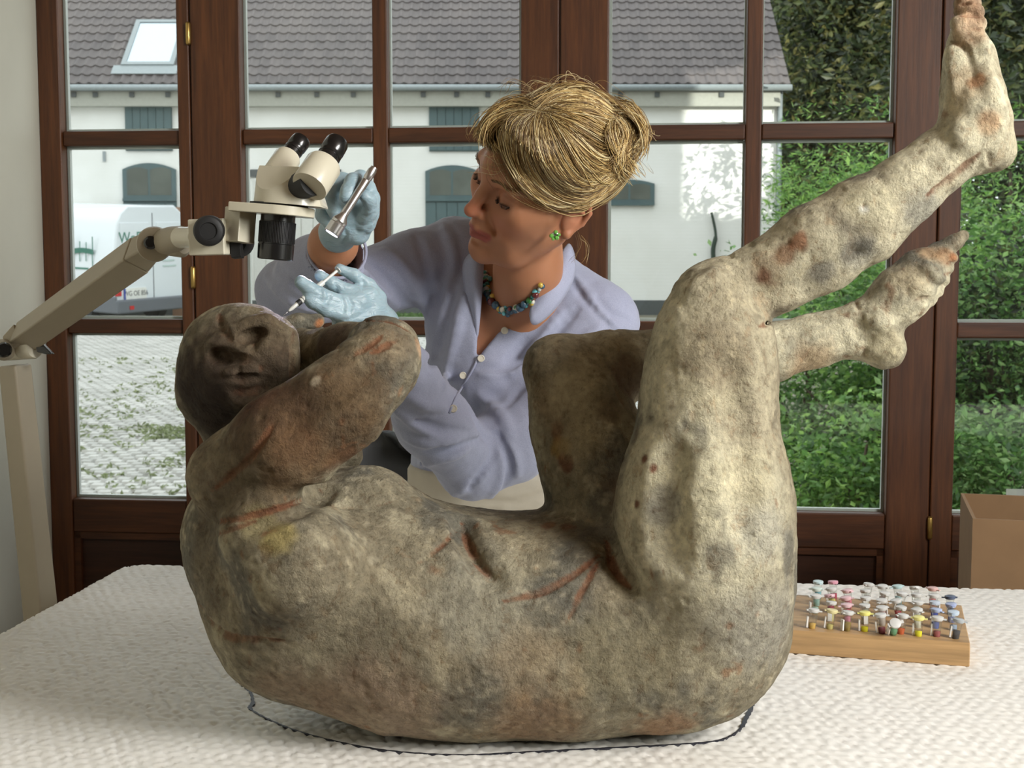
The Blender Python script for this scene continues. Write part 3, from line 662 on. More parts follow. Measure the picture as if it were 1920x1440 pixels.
plant('willow_shrub', 'bright green shrub between the two clay legs', 'shrub', 1580, 540, 14, 0.75, 0.6, 0.85, 9000, 0.08, BR + MD, 0.2, 0.3)
plant('willow_shrub', 'tall bright green shrub behind the right-hand pane', 'shrub', 1900, 440, 13, 1.0, 0.8, 1.2, 11000, 0.08, BR + MD, 0.2, 0.3)
plant('hedge_shrub', 'glossy green hedge shrub low behind the clay knee', 'shrub', 1520, 800, 10, 0.75, 0.5, 0.9, 9000, 0.058, MD, 0.5)
plant('hedge_shrub', 'glossy green hedge shrub behind the clay heel', 'shrub', 1640, 720, 9.5, 0.7, 0.5, 0.85, 11000, 0.058, MD + BR, 0.5)
plant('hedge_shrub', 'leafy hedge shrub low beside the brown door post', 'shrub', 1600, 950, 8.2, 0.7, 0.45, 0.55, 10000, 0.055, MD + BR, 0.5)
plant('hedge_shrub', 'darker hedge shrub in the right-hand lower pane', 'shrub', 1860, 720, 8.8, 0.75, 0.5, 0.8, 11000, 0.058, DK + MD, 0.45)
plant('hedge_shrub', 'hedge shrub at the foot of the right-hand pane', 'shrub', 1900, 930, 7.6, 0.7, 0.4, 0.5, 9000, 0.055, MD, 0.45)
plant('hedge_shrub', 'hedge shrub farther back in the right-hand middle pane', 'shrub', 1880, 560, 11, 0.95, 0.6, 0.9, 11000, 0.065, MD + BR, 0.4)
for px_, py_, lab in ((1500, 20, 'far dark tree just past the roof verge'), (1860, 40, 'far dark tree beyond the raised clay foot'), (1560, 330, 'far low dark trees behind the feathery shrub')):
    plant('far_tree', lab, 'tree', px_, py_, 58, 4.6, 2.0, 5.0, 9000, 0.6, DK, 0.6, lobes=26)
gp = np.stack([RNG.uniform(-5, 2.5, 9000), RNG.uniform(24.5, 27.8, 9000), np.zeros(9000)], 1); gp[:, 2] = gz(gp[:, 1]) + 0.05
o = leaves('grass_strip', gp, 0.14, [(96, 132, 70), (116, 148, 86), (84, 116, 60)], None, 0.15); tag(o, 'strip of green grass in front of the white building', 'grass', kind='stuff')
# unseen walls and a tree, added behind the camera to shape the sun patch
M['rear'] = plain('sun_block_render', (170, 160, 148), 0.9)
def back(px, py):
    q = at(px, py, YB); t = (YB + 9)/(SUN_DIR[1]); return np.array(q) - np.array(SUN_DIR)*t

pl_, pb_ = back(1285, 150), back(1345, 408)
o = box('sun_block_wall', (-30, -11, 0), (float(pl_[0]), -9, float(pl_[2]) + 3), M['rear']); struct(o)
o = box('sun_block_wall_low', (float(pl_[0]), -11, 0), (float(pl_[0]) + 16, -9, float(pb_[2])), M['rear']); struct(o)
ct = back(1400, 60); o = empty('sun_block_tree', (ct[0], -9 - 3, 0)); tag(o, 'leafy tree added out of view to shade the white wall', 'tree')
q_ = RNG.normal(size=(9000, 3)); q_ = q_/np.linalg.norm(q_, axis=1)[:, None]*RNG.random((9000, 1))**0.33*np.array([3.6, 1.2, 1.55]) + np.array([0, 0, ct[2] + 1.5])
leaves('foliage', q_, 0.4, DK, o, 0.6)['kind'] = 'stuff'
MB().tube([(0, 0, 0), (0.1, 0, ct[2]*0.6), (0, 0, ct[2] + 1)], [0.3, 0.22, 0.05], 8).build('trunk', M['bark'], o, smooth=True)
# ------------------------------------------------------------------ worktable with its sheet of white foam
ZT = 0.75
TA, TB = on_z(238, 1056, ZT), on_z(1900, 1103, ZT)
E1 = (TB - TA)/np.linalg.norm(TB - TA); E2 = np.array([E1[1], -E1[0], 0])          # along the back edge, and towards the camera
TD = 0.93; TLN = 2.3
TR = math.atan2(E1[1], E1[0])
M['foam'], _nt, _bs = new_mat('white_foam'); _n = noise(_nt, 90, 4); _n2 = noise(_nt, 5, 3)
_c = mixc(_nt, 0.5, ramp(_nt, _n, [(0.3, srgb(226, 223, 216)), (0.7, srgb(240, 238, 232))]), ramp(_nt, _n2, [(0.3, srgb(232, 229, 222)), (0.7, srgb(240, 239, 236))]))
_nt.links.new(_c, _bs.inputs['Base Color']); _bs.inputs['Roughness'].default_value = 0.55; bump(_nt, _bs, _n, 0.15, 0.002)
hg = 0.0042; nx, ny = int(TLN/hg), int(TD/hg)
gx_, gy_ = np.meshgrid(np.arange(nx+1)*TLN/nx, np.arange(ny+1)*TD/ny, indexing='ij')
def quilt(x, y, c=0.017):
    """soft pillows between creases: distance to the nearest and second nearest of jittered hexagonal centres"""
    j = np.floor(y/(c*0.86)).astype(int); d1 = np.full(x.shape, 9.0); d2 = np.full(x.shape, 9.0)
    for dj in (-1, 0, 1):
        jj = j + dj; off = (jj % 2)*0.5; i = np.floor(x/c - off).astype(int)
        for di in (-1, 0, 1):
            ii = i + di; h = (ii*7919 + jj*104729); r1 = np.mod(np.sin(h*12.9898)*43758.5453, 1) - 0.5; r2 = np.mod(np.sin(h*78.233)*24634.6345, 1) - 0.5
            cx = (ii + 0.5 + off + r1*0.5)*c; cy = (jj + 0.5 + r2*0.5)*c*0.86; d = np.hypot(x-cx, y-cy); m = d < d1
            d2 = np.where(m, d1, np.minimum(d2, d)); d1 = np.where(m, d, d1)
    return np.clip((d2 - d1)/(c*0.45), 0, 1)
hq = quilt(gx_, gy_); zq = -0.0028*(1-hq)**3 + 0.0004*hq + 0.0006*vnoise(np.stack([gx_.ravel(), gy_.ravel(), 0*gx_.ravel()], 1), 14, 5, 3).reshape(gx_.shape)
RCN = 0.055                                                       # rounded back-left corner
kx, ky = np.clip(RCN - gx_, 0, None), np.clip(RCN - gy_, 0, None); hyp = np.hypot(kx, ky)
sc_ = np.where((kx > 0) & (ky > 0) & (np.maximum(kx, ky) > 0), np.maximum(kx, ky)/(hyp + 1e-9), 1.0)
X_ = np.where((kx > 0) & (ky > 0), RCN - kx*sc_, gx_); Y_ = np.where((kx > 0) & (ky > 0), RCN - ky*sc_, gy_)
ed = np.minimum(X_, np.minimum(Y_, TD - Y_)); wob = 0.0012*np.sin(gx_*420) + 0.001*np.sin(gx_*173 + 1)
zq = zq - 0.006*np.clip(1 - ed/0.008, 0, 1)**2; Y_ = Y_ + np.where(gy_ == 0, wob, 0)
V = np.stack([X_.ravel(), -Y_.ravel(), zq.ravel()], 1); idx = np.arange((nx+1)*(ny+1)).reshape(nx+1, ny+1)
F = np.stack([idx[:-1, :-1].ravel(), idx[:-1, 1:].ravel(), idx[1:, 1:].ravel(), idx[1:, :-1].ravel()], 1)
rim = np.concatenate([idx[:, 0], idx[-1, 1:], idx[-2::-1, -1], idx[0, -2:0:-1]]); nb_ = len(V); Vb = V[rim].copy(); Vb[:, 2] = -0.028; V = np.vstack([V, Vb])
k_ = np.arange(len(rim)); F = np.vstack([F, np.stack([rim, np.roll(rim, -1), nb_ + np.roll(k_, -1), nb_ + k_], 1)])
foam = np_obj('foam_sheet', V, F, M['foam']); foam.location = (TA[0], TA[1], ZT); foam.rotation_euler = (0, 0, TR)
tag(foam, 'large white quilted foam sheet covering the worktable', 'foam sheet')
tb = empty('worktable', (TA[0], TA[1], 0), TR); tag(tb, 'worktable under the white foam sheet', 'table')
M['tabletop'] = wood('table_wood', (120, 92, 66), (160, 128, 96), 'X', 0.5, 0.0)
box('table_top', (0.02, -TD + 0.02, ZT - 0.066), (TLN - 0.02, -0.02, ZT - 0.0285), M['tabletop'], tb, 0.003)
for x in (0.12, TLN - 0.17):
    for y in (-0.17, -TD + 0.12): box('leg', (x, y, 0), (x + 0.05, y + 0.05, ZT - 0.066), M['tabletop'], tb)
ln_ = spline([on_z(*q, ZT) for q in ((436, 1240), (430, 1250), (434, 1262), (455, 1285), (470, 1300), (474, 1318), (470, 1330), (505, 1350), (560, 1372), (640, 1393), (720, 1407), (800, 1414), (880, 1416), (960, 1412), (1080, 1406), (1200, 1400), (1290, 1395), (1350, 1388), (1385, 1370), (1400, 1345), (1411, 1318), (1404, 1312))], 260)
ml = MB(); pv = None
for i in range(len(ln_)):
    t = ln_[min(i+1, len(ln_)-1)] - ln_[max(i-1, 0)]; t = t/np.linalg.norm(t); s = np.array([-t[1], t[0], 0])
    w = 0.0011 + 0.0005*math.sin(i*1.7) + (0.0013 if i > 225 or 60 < i < 75 else 0) + (0.0006 if i < 60 else 0)
    q = ln_[i]; cur = [q + s*w + np.array([0, 0, .0008]), q - s*w + np.array([0, 0, .0008]), q - s*w - np.array([0, 0, .004]), q + s*w - np.array([0, 0, .004])]
    ml.v += [tuple(map(float, c)) for c in cur]
n_ = len(ln_)
for i in range(n_-1):
    for k in range(4): a, b = i*4 + k, i*4 + (k+1) % 4; ml.f.append((b, a, a + 4, b + 4))
ml.f += [(0, 1, 2, 3), tuple(n_*4 - 4 + k for k in (3, 2, 1, 0))]
o = ml.build('marker_line', plain('black_marker', (34, 34, 44), 0.5), foam); o.matrix_parent_inverse = (Matrix.Translation((TA[0], TA[1], ZT)) @ Matrix.Rotation(TR, 4, 'Z')).inverted(); o['label'] = 'black marker line drawn around the sculpture'
# ------------------------------------------------------------------ the clay figure lying on its back
def S3(px, py, d, r): return (P(px, py, d), rp(r, d))
sc = SDF()
def limb(*pts, k=20, kk=12): sc.chain([S3(*q) for q in pts], k=k*1.45/FPX, kk=kk*1.45/FPX)
TC = [(486, 1008, 144), (584, 1106, 196), (760, 1166, 193), (900, 1184, 187), (1080, 1181, 188), (1250, 1174, 181), (1304, 1164, 178)]
limb(*[(x, y, 1.43, r) for x, y, r in TC], k=30, kk=60)
limb(*[(960 + (x-960)*1.43/1.50, 500 + (y-500)*1.43/1.50, 1.50, r*0.97) for x, y, r in TC], k=60, kk=60)
limb((690, 965, 1.45, 92), (750, 1040, 1.45, 95), k=40)                      # chest
limb((690, 960, 1.54, 88), (750, 1030, 1.54, 90), k=40)
limb((810, 1050, 1.42, 78), (850, 1075, 1.42, 80), k=45)
limb((985, 1098, 1.46, 96), (1085, 1108, 1.46, 96), k=30)                  # belly
limb((505, 1000, 1.33, 95), (560, 1060, 1.32, 110), k=60)                   # side of the chest
# neck, head
limb((455, 770, 1.46, 78), (490, 880, 1.46, 95), k=40)
sc.ell(P(438, 684, 1.44), [rp(106, 1.44), rp(104, 1.44), rp(113, 1.44)], k=0.02)
limb((470, 658, 1.42, 84), (462, 700, 1.41, 82), k=30)
limb((405, 735, 1.46, 73), (430, 752, 1.45, 72), k=30)
# near arm: shoulder, elbow, forearm to the back of the head
limb((440, 895, 1.37, 88), (540, 830, 1.335, 92), (640, 757, 1.33, 82), (712, 684, 1.345, 64), (728, 654, 1.36, 57), k=26, kk=40)
limb((726, 650, 1.37, 54), (650, 658, 1.43, 49), (565, 664, 1.50, 44), (480, 690, 1.545, 46), k=12, kk=20)
limb((700, 640, 1.36, 44), (742, 662, 1.35, 40), k=14)
# far arm and hand
limb((540, 880, 1.58, 70), (610, 745, 1.60, 42), (590, 650, 1.58, 36), (540, 640, 1.56, 34), k=10, kk=20)
limb((600, 850, 1.60, 46), (650, 852, 1.61, 30), k=14)
limb((520, 616, 1.53, 20), (560, 606, 1.535, 17), (594, 602, 1.54, 15), k=8)
# near leg
limb((1330, 1090, 1.385, 160), (1318, 1000, 1.375, 155), (1322, 900, 1.37, 142), (1330, 720, 1.37, 113), (1338, 620, 1.37, 93), (1345, 562, 1.37, 75), k=34, kk=60)
limb((1318, 548, 1.36, 45), (1365, 550, 1.37, 64), (1450, 517, 1.37, 67), (1530, 467, 1.365, 79), (1620, 412, 1.36, 75), (1700, 353, 1.355, 60), (1762, 302, 1.35, 53), (1806, 268, 1.35, 51), k=14, kk=30)
limb((1812, 272, 1.345, 48), (1868, 283, 1.345, 38), k=22)
limb((1832, 262, 1.345, 60), (1829, 226, 1.345, 62), (1822, 168, 1.345, 52), (1818, 112, 1.35, 42), (1814, 84, 1.355, 33), k=20, kk=26)
for q in ((1812, 62, 1.35, 25), (1818, 30, 1.35, 21), (1802, 44, 1.345, 15), (1830, 48, 1.345, 13), (1803, 8, 1.355, 15), (1826, 6, 1.35, 13), (1812, -18, 1.36, 16), (1836, 70, 1.345, 11)): sc.ball(*S3(*q), k=0.0035)
limb((1800, 74, 1.35, 20), (1815, 20, 1.36, 20), (1812, -10, 1.37, 17), k=6)
# far leg
limb((1046, 692, 1.50, 61), (1080, 742, 1.50, 84), (1096, 805, 1.50, 95), (1128, 885, 1.49, 106), (1160, 990, 1.48, 112), (1200, 1090, 1.47, 120), k=30, kk=40)
limb((1042, 692, 1.50, 60), (1150, 690, 1.52, 66), (1300, 672, 1.54, 60), (1440, 662, 1.545, 53), (1530, 638, 1.545, 46), (1610, 618, 1.54, 50), k=16, kk=24)
limb((1616, 628, 1.54, 46), (1660, 652, 1.53, 41), k=18)
limb((1636, 606, 1.535, 48), (1690, 552, 1.53, 51), (1732, 512, 1.53, 43), (1764, 482, 1.53, 27), k=20, kk=22)
limb((1760, 472, 1.53, 18), (1788, 456, 1.525, 13), (1806, 442, 1.525, 10), k=6)
for q in ((1786, 483, 1.52, 9.5), (1779, 503, 1.52, 9), (1771, 526, 1.52, 9), (1760, 546, 1.52, 9), (1745, 562, 1.52, 10)): sc.ball(*S3(*q), k=0.004); limb((1745, 512, 1.525, 22), q, k=5)
# face and toes: lumps of clay pressed onto the surface
limb((515, 645, 1.40, 42), (515, 690, 1.40, 42), k=34)
pre = SDF(); pre.ops = list(sc.ops)
LUMP = [([(430, 626), (452, 622)], 16.25, 11.2), ([(442, 640), (456, 652), (470, 662)], 15, 8), ([(440, 654), (468, 664)], 11.25, 6.4), ([(500, 634), (494, 652), (484, 670)], 11.25, 6.4), ([(428, 682), (440, 682), (440, 700), (428, 698)], 10, 4), ([(452, 684), (482, 682)], 11.25, 4), ([(452, 698), (482, 700)], 11.25, 4), ([(440, 720), (466, 722), (490, 717)], 11.25, 4.8), ([(455, 745), (480, 742)], 22.5, 12.8), ([(400, 645), (420, 650)], 15, 11.2), ([(470, 612), (500, 606)], 17.5, 11.2), ([(505, 660), (520, 680)], 17.5, 11.2),
 ([(1800, 62), (1830, 64)], 15, 5), ([(1796, 44), (1812, 40)], 13, 4), ([(1824, 40), (1838, 44)], 12, 4), ([(1802, 20), (1818, 16)], 13, 4), ([(1830, 18), (1834, 24)], 11, 4), ([(1804, 0), (1822, -4)], 12, 4), ([(1840, 78), (1848, 100)], 12, 8), ([(1786, 100), (1790, 160)], 14, 12), ([(1850, 130), (1862, 190)], 12, 14), ([(1800, 250), (1806, 262)], 20, 20), ([(1735, 500), (1760, 520)], 14, 8), ([(1716, 540), (1740, 548)], 14, 10), ([(1650, 600), (1660, 610)], 16, 18), ([(1300, 545), (1340, 520)], 18, 20)]
_lp = [resample(np.array(q, float), 10) for q, _, _ in LUMP]; _q, _h = cast(pre, np.concatenate([a[:, 0] for a in _lp]), np.concatenate([a[:, 1] for a in _lp])); _i = 0
for (q, r, k), pp in zip(LUMP, _lp):
    w, h = _q[_i:_i+len(pp)], _h[_i:_i+len(pp)]; _i += len(pp); w = w[h]
    if len(w): sc.chain([(a + (a - CAM)/np.linalg.norm(a - CAM)*rp(r, 1.4)*0.35, rp(r, 1.4)) for a in (w if len(w) > 1 else np.vstack([w, w + 1e-4]))], k=k*1.4/FPX, kk=0.003)
mid_f = SDF(); mid_f.ops = list(sc.ops)
DENT = [([(1375, 690), (1392, 800), (1402, 900), (1398, 1000)], 30, 26, .55), ([(1250, 860), (1240, 950), (1246, 1040)], 34, 30, .6), ([(868, 975), (882, 1020), (902, 1058), (926, 1084)], 26, 14, .35), ([(1136, 1000), (1150, 1060), (1178, 1098)], 22, 14, .4), ([(470, 980), (560, 945), (610, 915)], 24, 14, .45), ([(400, 668), (430, 672)], 16, 8, .3), ([(456, 634), (490, 622)], 14, 6, .25), ([(440, 735), (500, 728)], 18, 12, .4), ([(1440, 560), (1520, 540), (1600, 490)], 26, 24, .65), ([(540, 790), (620, 740), (690, 690)], 26, 22, .65), ([(1600, 600), (1625, 640)], 16, 12, .5)]
_lp = [resample(np.array(q, float), 14) for q, _, _, _ in DENT]; _q, _h = cast(mid_f, np.concatenate([a[:, 0] for a in _lp]), np.concatenate([a[:, 1] for a in _lp])); _i = 0
for (q, r, k, o_) in DENT:
    n = len(resample(np.array(q, float), 14)); w, h = _q[_i:_i+n], _h[_i:_i+n]; _i += n; w = w[h]
    if len(w) > 1: sc.chain([(a - (a - CAM)/np.linalg.norm(a - CAM)*rp(r, 1.4)*o_, rp(r, 1.4)) for a in w], k=k*1.4/FPX, kk=0.004, sub=True)
base_f = SDF(); base_f.ops = list(sc.ops)
# carved lines: given where they run in the picture, laid onto the surface
CUTS = [  # points, radius px, softness, colour weight
 ([(866, 982), (880, 1025), (902, 1062), (926, 1086)], 11, 1), ([(862, 988), (822, 1028), (768, 1066)], 6, 1), ([(1122, 1042), (1080, 1075), (1020, 1108), (946, 1127)], 9, 1),
 ([(1122, 1052), (1092, 1108), (1060, 1172)], 7, 1), ([(1137, 1015), (1152, 1070), (1182, 1103)], 10, 1), ([(388, 982), (470, 968), (560, 940), (600, 918)], 8, 1), ([(402, 1004), (440, 990), (480, 978)], 6, 0.8),
 ([(370, 1128), (398, 1172), (440, 1197), (532, 1200)], 9, 0.7), ([(518, 785), (470, 858), (398, 920)], 9, 0.8), ([(560, 935), (660, 952), (745, 940)], 4, 0.5), ([(744, 638), (716, 652), (694, 662)], 8, 1), ([(716, 630), (690, 650), (656, 668)], 8, 1),
 ([(1424, 613), (1460, 597), (1505, 578)], 6, 1), ([(1738, 366), (1790, 328), (1838, 288)], 9, 0.9), ([(1852, 284), (1858, 312)], 6, 1), ([(1783, 78), (1808, 86), (1818, 108), (1826, 146)], 8, 0.5), ([(1768, 222), (1778, 238)], 5, 0.4),
 ([(411, 590), (416, 612), (434, 640)], 11, 0.5), ([(450, 638), (470, 630), (496, 620)], 18, 0.1), ([(396, 664), (432, 672)], 18, 0.1), ([(436, 710), (458, 711), (486, 708)], 13, 0.1), ([(424, 672), (450, 672), (480, 676)], 11, 0.2), ([(445, 680), (446, 704)], 7, 0.2), ([(430, 736), (470, 734), (500, 726)], 10, 0.4), ([(478, 676), (490, 690), (488, 706)], 5, 0.9), ([(478, 640), (470, 664)], 5, 1), ([(424, 676), (450, 672), (476, 676)], 5, 0.6),
 ([(550, 625), (548, 665), (546, 705)], 11, 0.25), ([(1806, 52), (1826, 52), (1840, 56)], 6, 0.8), ([(1800, 30), (1820, 28), (1838, 32)], 6, 0.8), ([(1802, 8), (1822, 6)], 5, 0.8), ([(1816, 66), (1818, 40)], 5, 0.6), ([(1775, 494), (1790, 492)], 4, .8), ([(1770, 514), (1784, 512)], 4, .8), ([(1762, 536), (1776, 534)], 4, .8), ([(1622, 650), (1618, 668)], 5, 0.8), ([(1620, 600), (1600, 560)], 4, 0.3), ([(1716, 563), (1740, 556)], 6, 0.4), ([(1170, 760), (1150, 720)], 6, 0.5),
 ([(1270, 570), (1300, 515)], 4, 0.3), ([(640, 612), (700, 600), (750, 612), (780, 640)], 4, 0.9)]
cut_pts = []; cut_w = []; cut_r = []
_pp = [resample(spline(c[0], 12), 9) for c in CUTS]; _q, _h = cast(base_f, np.concatenate([p_[:, 0] for p_ in _pp]), np.concatenate([p_[:, 1] for p_ in _pp])); _i = 0
for (pts, r, w), pp in zip(CUTS, _pp):
    q, hit = _q[_i:_i+len(pp)], _h[_i:_i+len(pp)]; _i += len(pp); q = q[hit]
    if len(q) < 3: continue
    q[1:-1] = (q[:-2] + 2*q[1:-1] + q[2:])/4
    n = len(q); taper = np.sin(np.linspace(0.2, math.pi - 0.2, n))**0.6; rad = rp(r, 1.42)*taper*0.72
    for j in range(0, n-1, 4): sc.chain([(a, b) for a, b in zip(q[j:j+5], rad[j:j+5])], k=0.0025, kk=0.001, sub=True)
    t = np.linspace(0, n-1, 3*n); qq = np.stack([np.interp(t, np.arange(n), q[:, a]) for a in range(3)], 1)
    cut_pts.append(qq); cut_w.append(np.full(3*n, w)); cut_r.append(np.interp(t, np.arange(n), rad))
cut_pts = np.concatenate(cut_pts); cut_w = np.concatenate(cut_w); cut_r = np.concatenate(cut_r)
sc.coarse = base_f.ops
sc.fn(lambda p: p[:, 2] - (ZT + 0.0008), k=0.004, sub=True)                  # flat where it rests on the foam
hS = 0.0025
V, F = grid_mesh(sc, (-0.40, 1.15, 0.742), (0.56, 1.72, 1.60), hS)
# surface relief of rough modelled clay
N = vnormals(V, F)
rel = 0.0015*vnoise(V, 60, 11, 3) + 0.0020*vnoise(V, 18, 12, 2) - 0.0034*np.clip(vnoise(V, 95, 13, 2) - 0.25, 0, 1)
V = V + N*(rel*np.clip((V[:, 2] - ZT)/0.01, 0, 1))[:, None]
# colour of the clay: grey-beige slip over orange terracotta, with stains and painted light and shade
def C3(*c): return np.array(srgb(*c)[:3])
def lay(col, w, c): return col*(1-w[:, None]) + C3(*c)*w[:, None]
def st(x, a, b): return np.clip((x-a)/(b-a), 0, 1)**2*(3 - 2*np.clip((x-a)/(b-a), 0, 1))
AN = np.array([1.0, 1.0, 0.5]); n1, n2, n3, n4 = (vnoise(V*AN, s_, i_, 5) for s_, i_ in ((9, 21), (28, 22), (80, 23), (17, 24)))
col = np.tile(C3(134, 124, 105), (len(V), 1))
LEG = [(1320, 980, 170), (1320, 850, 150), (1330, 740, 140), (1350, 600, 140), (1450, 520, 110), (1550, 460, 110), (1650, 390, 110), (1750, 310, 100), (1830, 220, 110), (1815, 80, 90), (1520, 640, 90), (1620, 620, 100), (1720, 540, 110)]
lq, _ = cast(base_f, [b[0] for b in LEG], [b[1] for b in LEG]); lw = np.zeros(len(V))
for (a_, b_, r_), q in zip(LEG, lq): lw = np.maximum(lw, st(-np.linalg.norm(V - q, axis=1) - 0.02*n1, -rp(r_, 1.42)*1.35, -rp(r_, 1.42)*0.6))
col = lay(col, lw*0.9, (218, 208, 182))  # legs lightened in colour to stand in for the stronger light there
col = lay(col, (0.7-0.4*lw)*st(n2, 0.0, 0.3), (178, 167, 143)); col = lay(col, 0.85*st(n4, 0.05, 0.32), (102, 98, 90)); col = lay(col, 0.5*st(-n1, 0.1, 0.4), (138, 122, 98))
col = lay(col, 0.4*st(vnoise(V, 40, 31, 3), 0.30, 0.5), (88, 78, 64)); col = lay(col, 0.3*st(vnoise(V, 120, 33, 2), 0.15, 0.5), (200, 188, 164))
BL = [ # picture place, radius px, colour, strength: clay stains, with the figure's light and shade painted in
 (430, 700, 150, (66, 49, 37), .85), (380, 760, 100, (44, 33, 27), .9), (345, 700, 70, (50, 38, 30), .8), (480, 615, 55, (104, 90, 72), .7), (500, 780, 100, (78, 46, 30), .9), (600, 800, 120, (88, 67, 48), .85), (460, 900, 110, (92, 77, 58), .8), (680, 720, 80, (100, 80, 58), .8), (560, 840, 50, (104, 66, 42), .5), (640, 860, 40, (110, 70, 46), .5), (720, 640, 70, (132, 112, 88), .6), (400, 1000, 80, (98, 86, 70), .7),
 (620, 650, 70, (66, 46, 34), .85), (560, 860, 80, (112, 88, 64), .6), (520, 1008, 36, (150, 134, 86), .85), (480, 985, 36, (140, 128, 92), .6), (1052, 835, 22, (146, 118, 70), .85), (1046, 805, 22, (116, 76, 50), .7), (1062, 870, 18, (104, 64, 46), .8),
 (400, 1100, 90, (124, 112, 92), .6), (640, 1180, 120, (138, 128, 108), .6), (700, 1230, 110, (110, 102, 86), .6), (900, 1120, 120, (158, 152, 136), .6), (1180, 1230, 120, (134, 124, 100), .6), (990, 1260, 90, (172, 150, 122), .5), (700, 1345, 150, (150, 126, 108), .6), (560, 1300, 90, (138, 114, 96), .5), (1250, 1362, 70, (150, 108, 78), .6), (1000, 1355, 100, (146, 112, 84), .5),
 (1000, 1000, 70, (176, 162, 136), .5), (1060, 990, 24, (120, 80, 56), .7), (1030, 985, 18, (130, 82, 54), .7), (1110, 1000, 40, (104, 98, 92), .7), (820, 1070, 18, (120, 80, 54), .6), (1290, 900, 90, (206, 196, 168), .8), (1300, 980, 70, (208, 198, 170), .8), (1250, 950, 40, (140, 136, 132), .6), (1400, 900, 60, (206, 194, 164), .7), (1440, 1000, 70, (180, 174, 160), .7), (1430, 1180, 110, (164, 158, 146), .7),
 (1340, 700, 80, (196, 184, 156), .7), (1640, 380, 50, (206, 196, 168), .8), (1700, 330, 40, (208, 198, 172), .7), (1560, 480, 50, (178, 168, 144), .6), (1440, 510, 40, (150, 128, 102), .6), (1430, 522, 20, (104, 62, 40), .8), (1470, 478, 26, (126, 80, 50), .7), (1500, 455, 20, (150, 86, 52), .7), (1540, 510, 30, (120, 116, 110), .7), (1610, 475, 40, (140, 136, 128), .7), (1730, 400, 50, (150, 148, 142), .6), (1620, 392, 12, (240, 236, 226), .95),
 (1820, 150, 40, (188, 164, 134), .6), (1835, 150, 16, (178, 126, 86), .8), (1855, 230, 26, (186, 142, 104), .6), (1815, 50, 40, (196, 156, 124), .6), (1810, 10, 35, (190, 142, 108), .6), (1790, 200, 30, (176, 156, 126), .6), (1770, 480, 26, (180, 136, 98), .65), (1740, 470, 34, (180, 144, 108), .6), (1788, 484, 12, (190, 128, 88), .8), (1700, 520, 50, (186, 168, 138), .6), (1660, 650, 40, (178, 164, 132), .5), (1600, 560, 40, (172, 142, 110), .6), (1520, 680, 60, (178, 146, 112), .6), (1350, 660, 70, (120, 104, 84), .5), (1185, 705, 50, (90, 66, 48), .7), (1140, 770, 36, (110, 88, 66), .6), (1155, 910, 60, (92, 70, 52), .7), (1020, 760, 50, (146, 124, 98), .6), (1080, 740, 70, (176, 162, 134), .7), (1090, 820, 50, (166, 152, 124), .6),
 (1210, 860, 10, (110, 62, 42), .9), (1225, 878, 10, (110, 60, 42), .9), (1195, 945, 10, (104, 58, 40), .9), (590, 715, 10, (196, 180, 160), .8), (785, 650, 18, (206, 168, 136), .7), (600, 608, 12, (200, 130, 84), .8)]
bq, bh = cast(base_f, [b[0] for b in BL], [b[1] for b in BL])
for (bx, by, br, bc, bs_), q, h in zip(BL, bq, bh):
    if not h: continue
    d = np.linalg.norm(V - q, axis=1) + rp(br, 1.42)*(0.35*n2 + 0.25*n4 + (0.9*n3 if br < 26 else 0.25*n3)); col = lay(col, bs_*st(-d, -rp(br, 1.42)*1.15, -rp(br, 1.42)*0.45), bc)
col = lay(col, 0.6*st(n3*0.6 + n1*0.55, 0.28, 0.42), (136, 92, 62)); col = col*0.97*(1 + 0.20*vnoise(V, 150, 35, 3) + 0.14*vnoise(V*AN, 45, 36, 3))[:, None]
dm = np.full(len(V), 9.0); wm_ = np.zeros(len(V)); order = np.argsort(V[:, 0]); xs_sorted = V[order, 0]
for q, w, r in zip(cut_pts, cut_w, cut_r):
    i0, i1 = np.searchsorted(xs_sorted, (q[0]-0.012, q[0]+0.012)); ii = order[i0:i1]
    d = np.linalg.norm(V[ii] - q, axis=1)/r; b = d < dm[ii]; dm[ii[b]] = d[b]; wm_[ii[b]] = w
col = lay(col, wm_*0.8*st(-dm - 0.5*n3, -1.6, -0.8), (128, 80, 54)); col = lay(col, (wm_ > 0)*0.5*st(-dm, -1.05, -0.5), (70, 42, 30))
col = col*np.array([1.03, 1.06, 1.03]); M['clay'], _nt, _bs, _ac = vcol_mat('weathered_clay', 0.78, ((48, 0.5, 0.009, None), (330, 0.6, 0.0025, None)), spec=0.25)
_sp = noise(_nt, 150, 4, 0.7); _nt.links.new(mixc(_nt, 0.5, _ac, ramp(_nt, _sp, [(0.3, (0.35, 0.31, 0.28, 1)), (0.48, (0.95, 0.95, 0.95, 1)), (0.7, (1.35, 1.32, 1.25, 1))]), 'MULTIPLY'), _bs.inputs['Base Color'])
_vw = nd(_nt, 'ShaderNodeTexVoronoi'); _vw.feature = 'DISTANCE_TO_EDGE'; _vw.inputs['Scale'].default_value = 70
_mpv = nd(_nt, 'ShaderNodeMapping'); _nt.links.new(nd(_nt, 'ShaderNodeTexCoord').outputs['Object'], _mpv.inputs[0]); _nt.links.new(mixc(_nt, 0.06, _mpv.outputs[0], nd(_nt, 'ShaderNodeTexNoise', i_Scale=30).outputs[1]), _vw.inputs['Vector'])
bump(_nt, _bs, ramp(_nt, _vw.outputs[0], [(0.0, (0, 0, 0, 1)), (0.06, (1, 1, 1, 1))]), 0.22, 0.004)
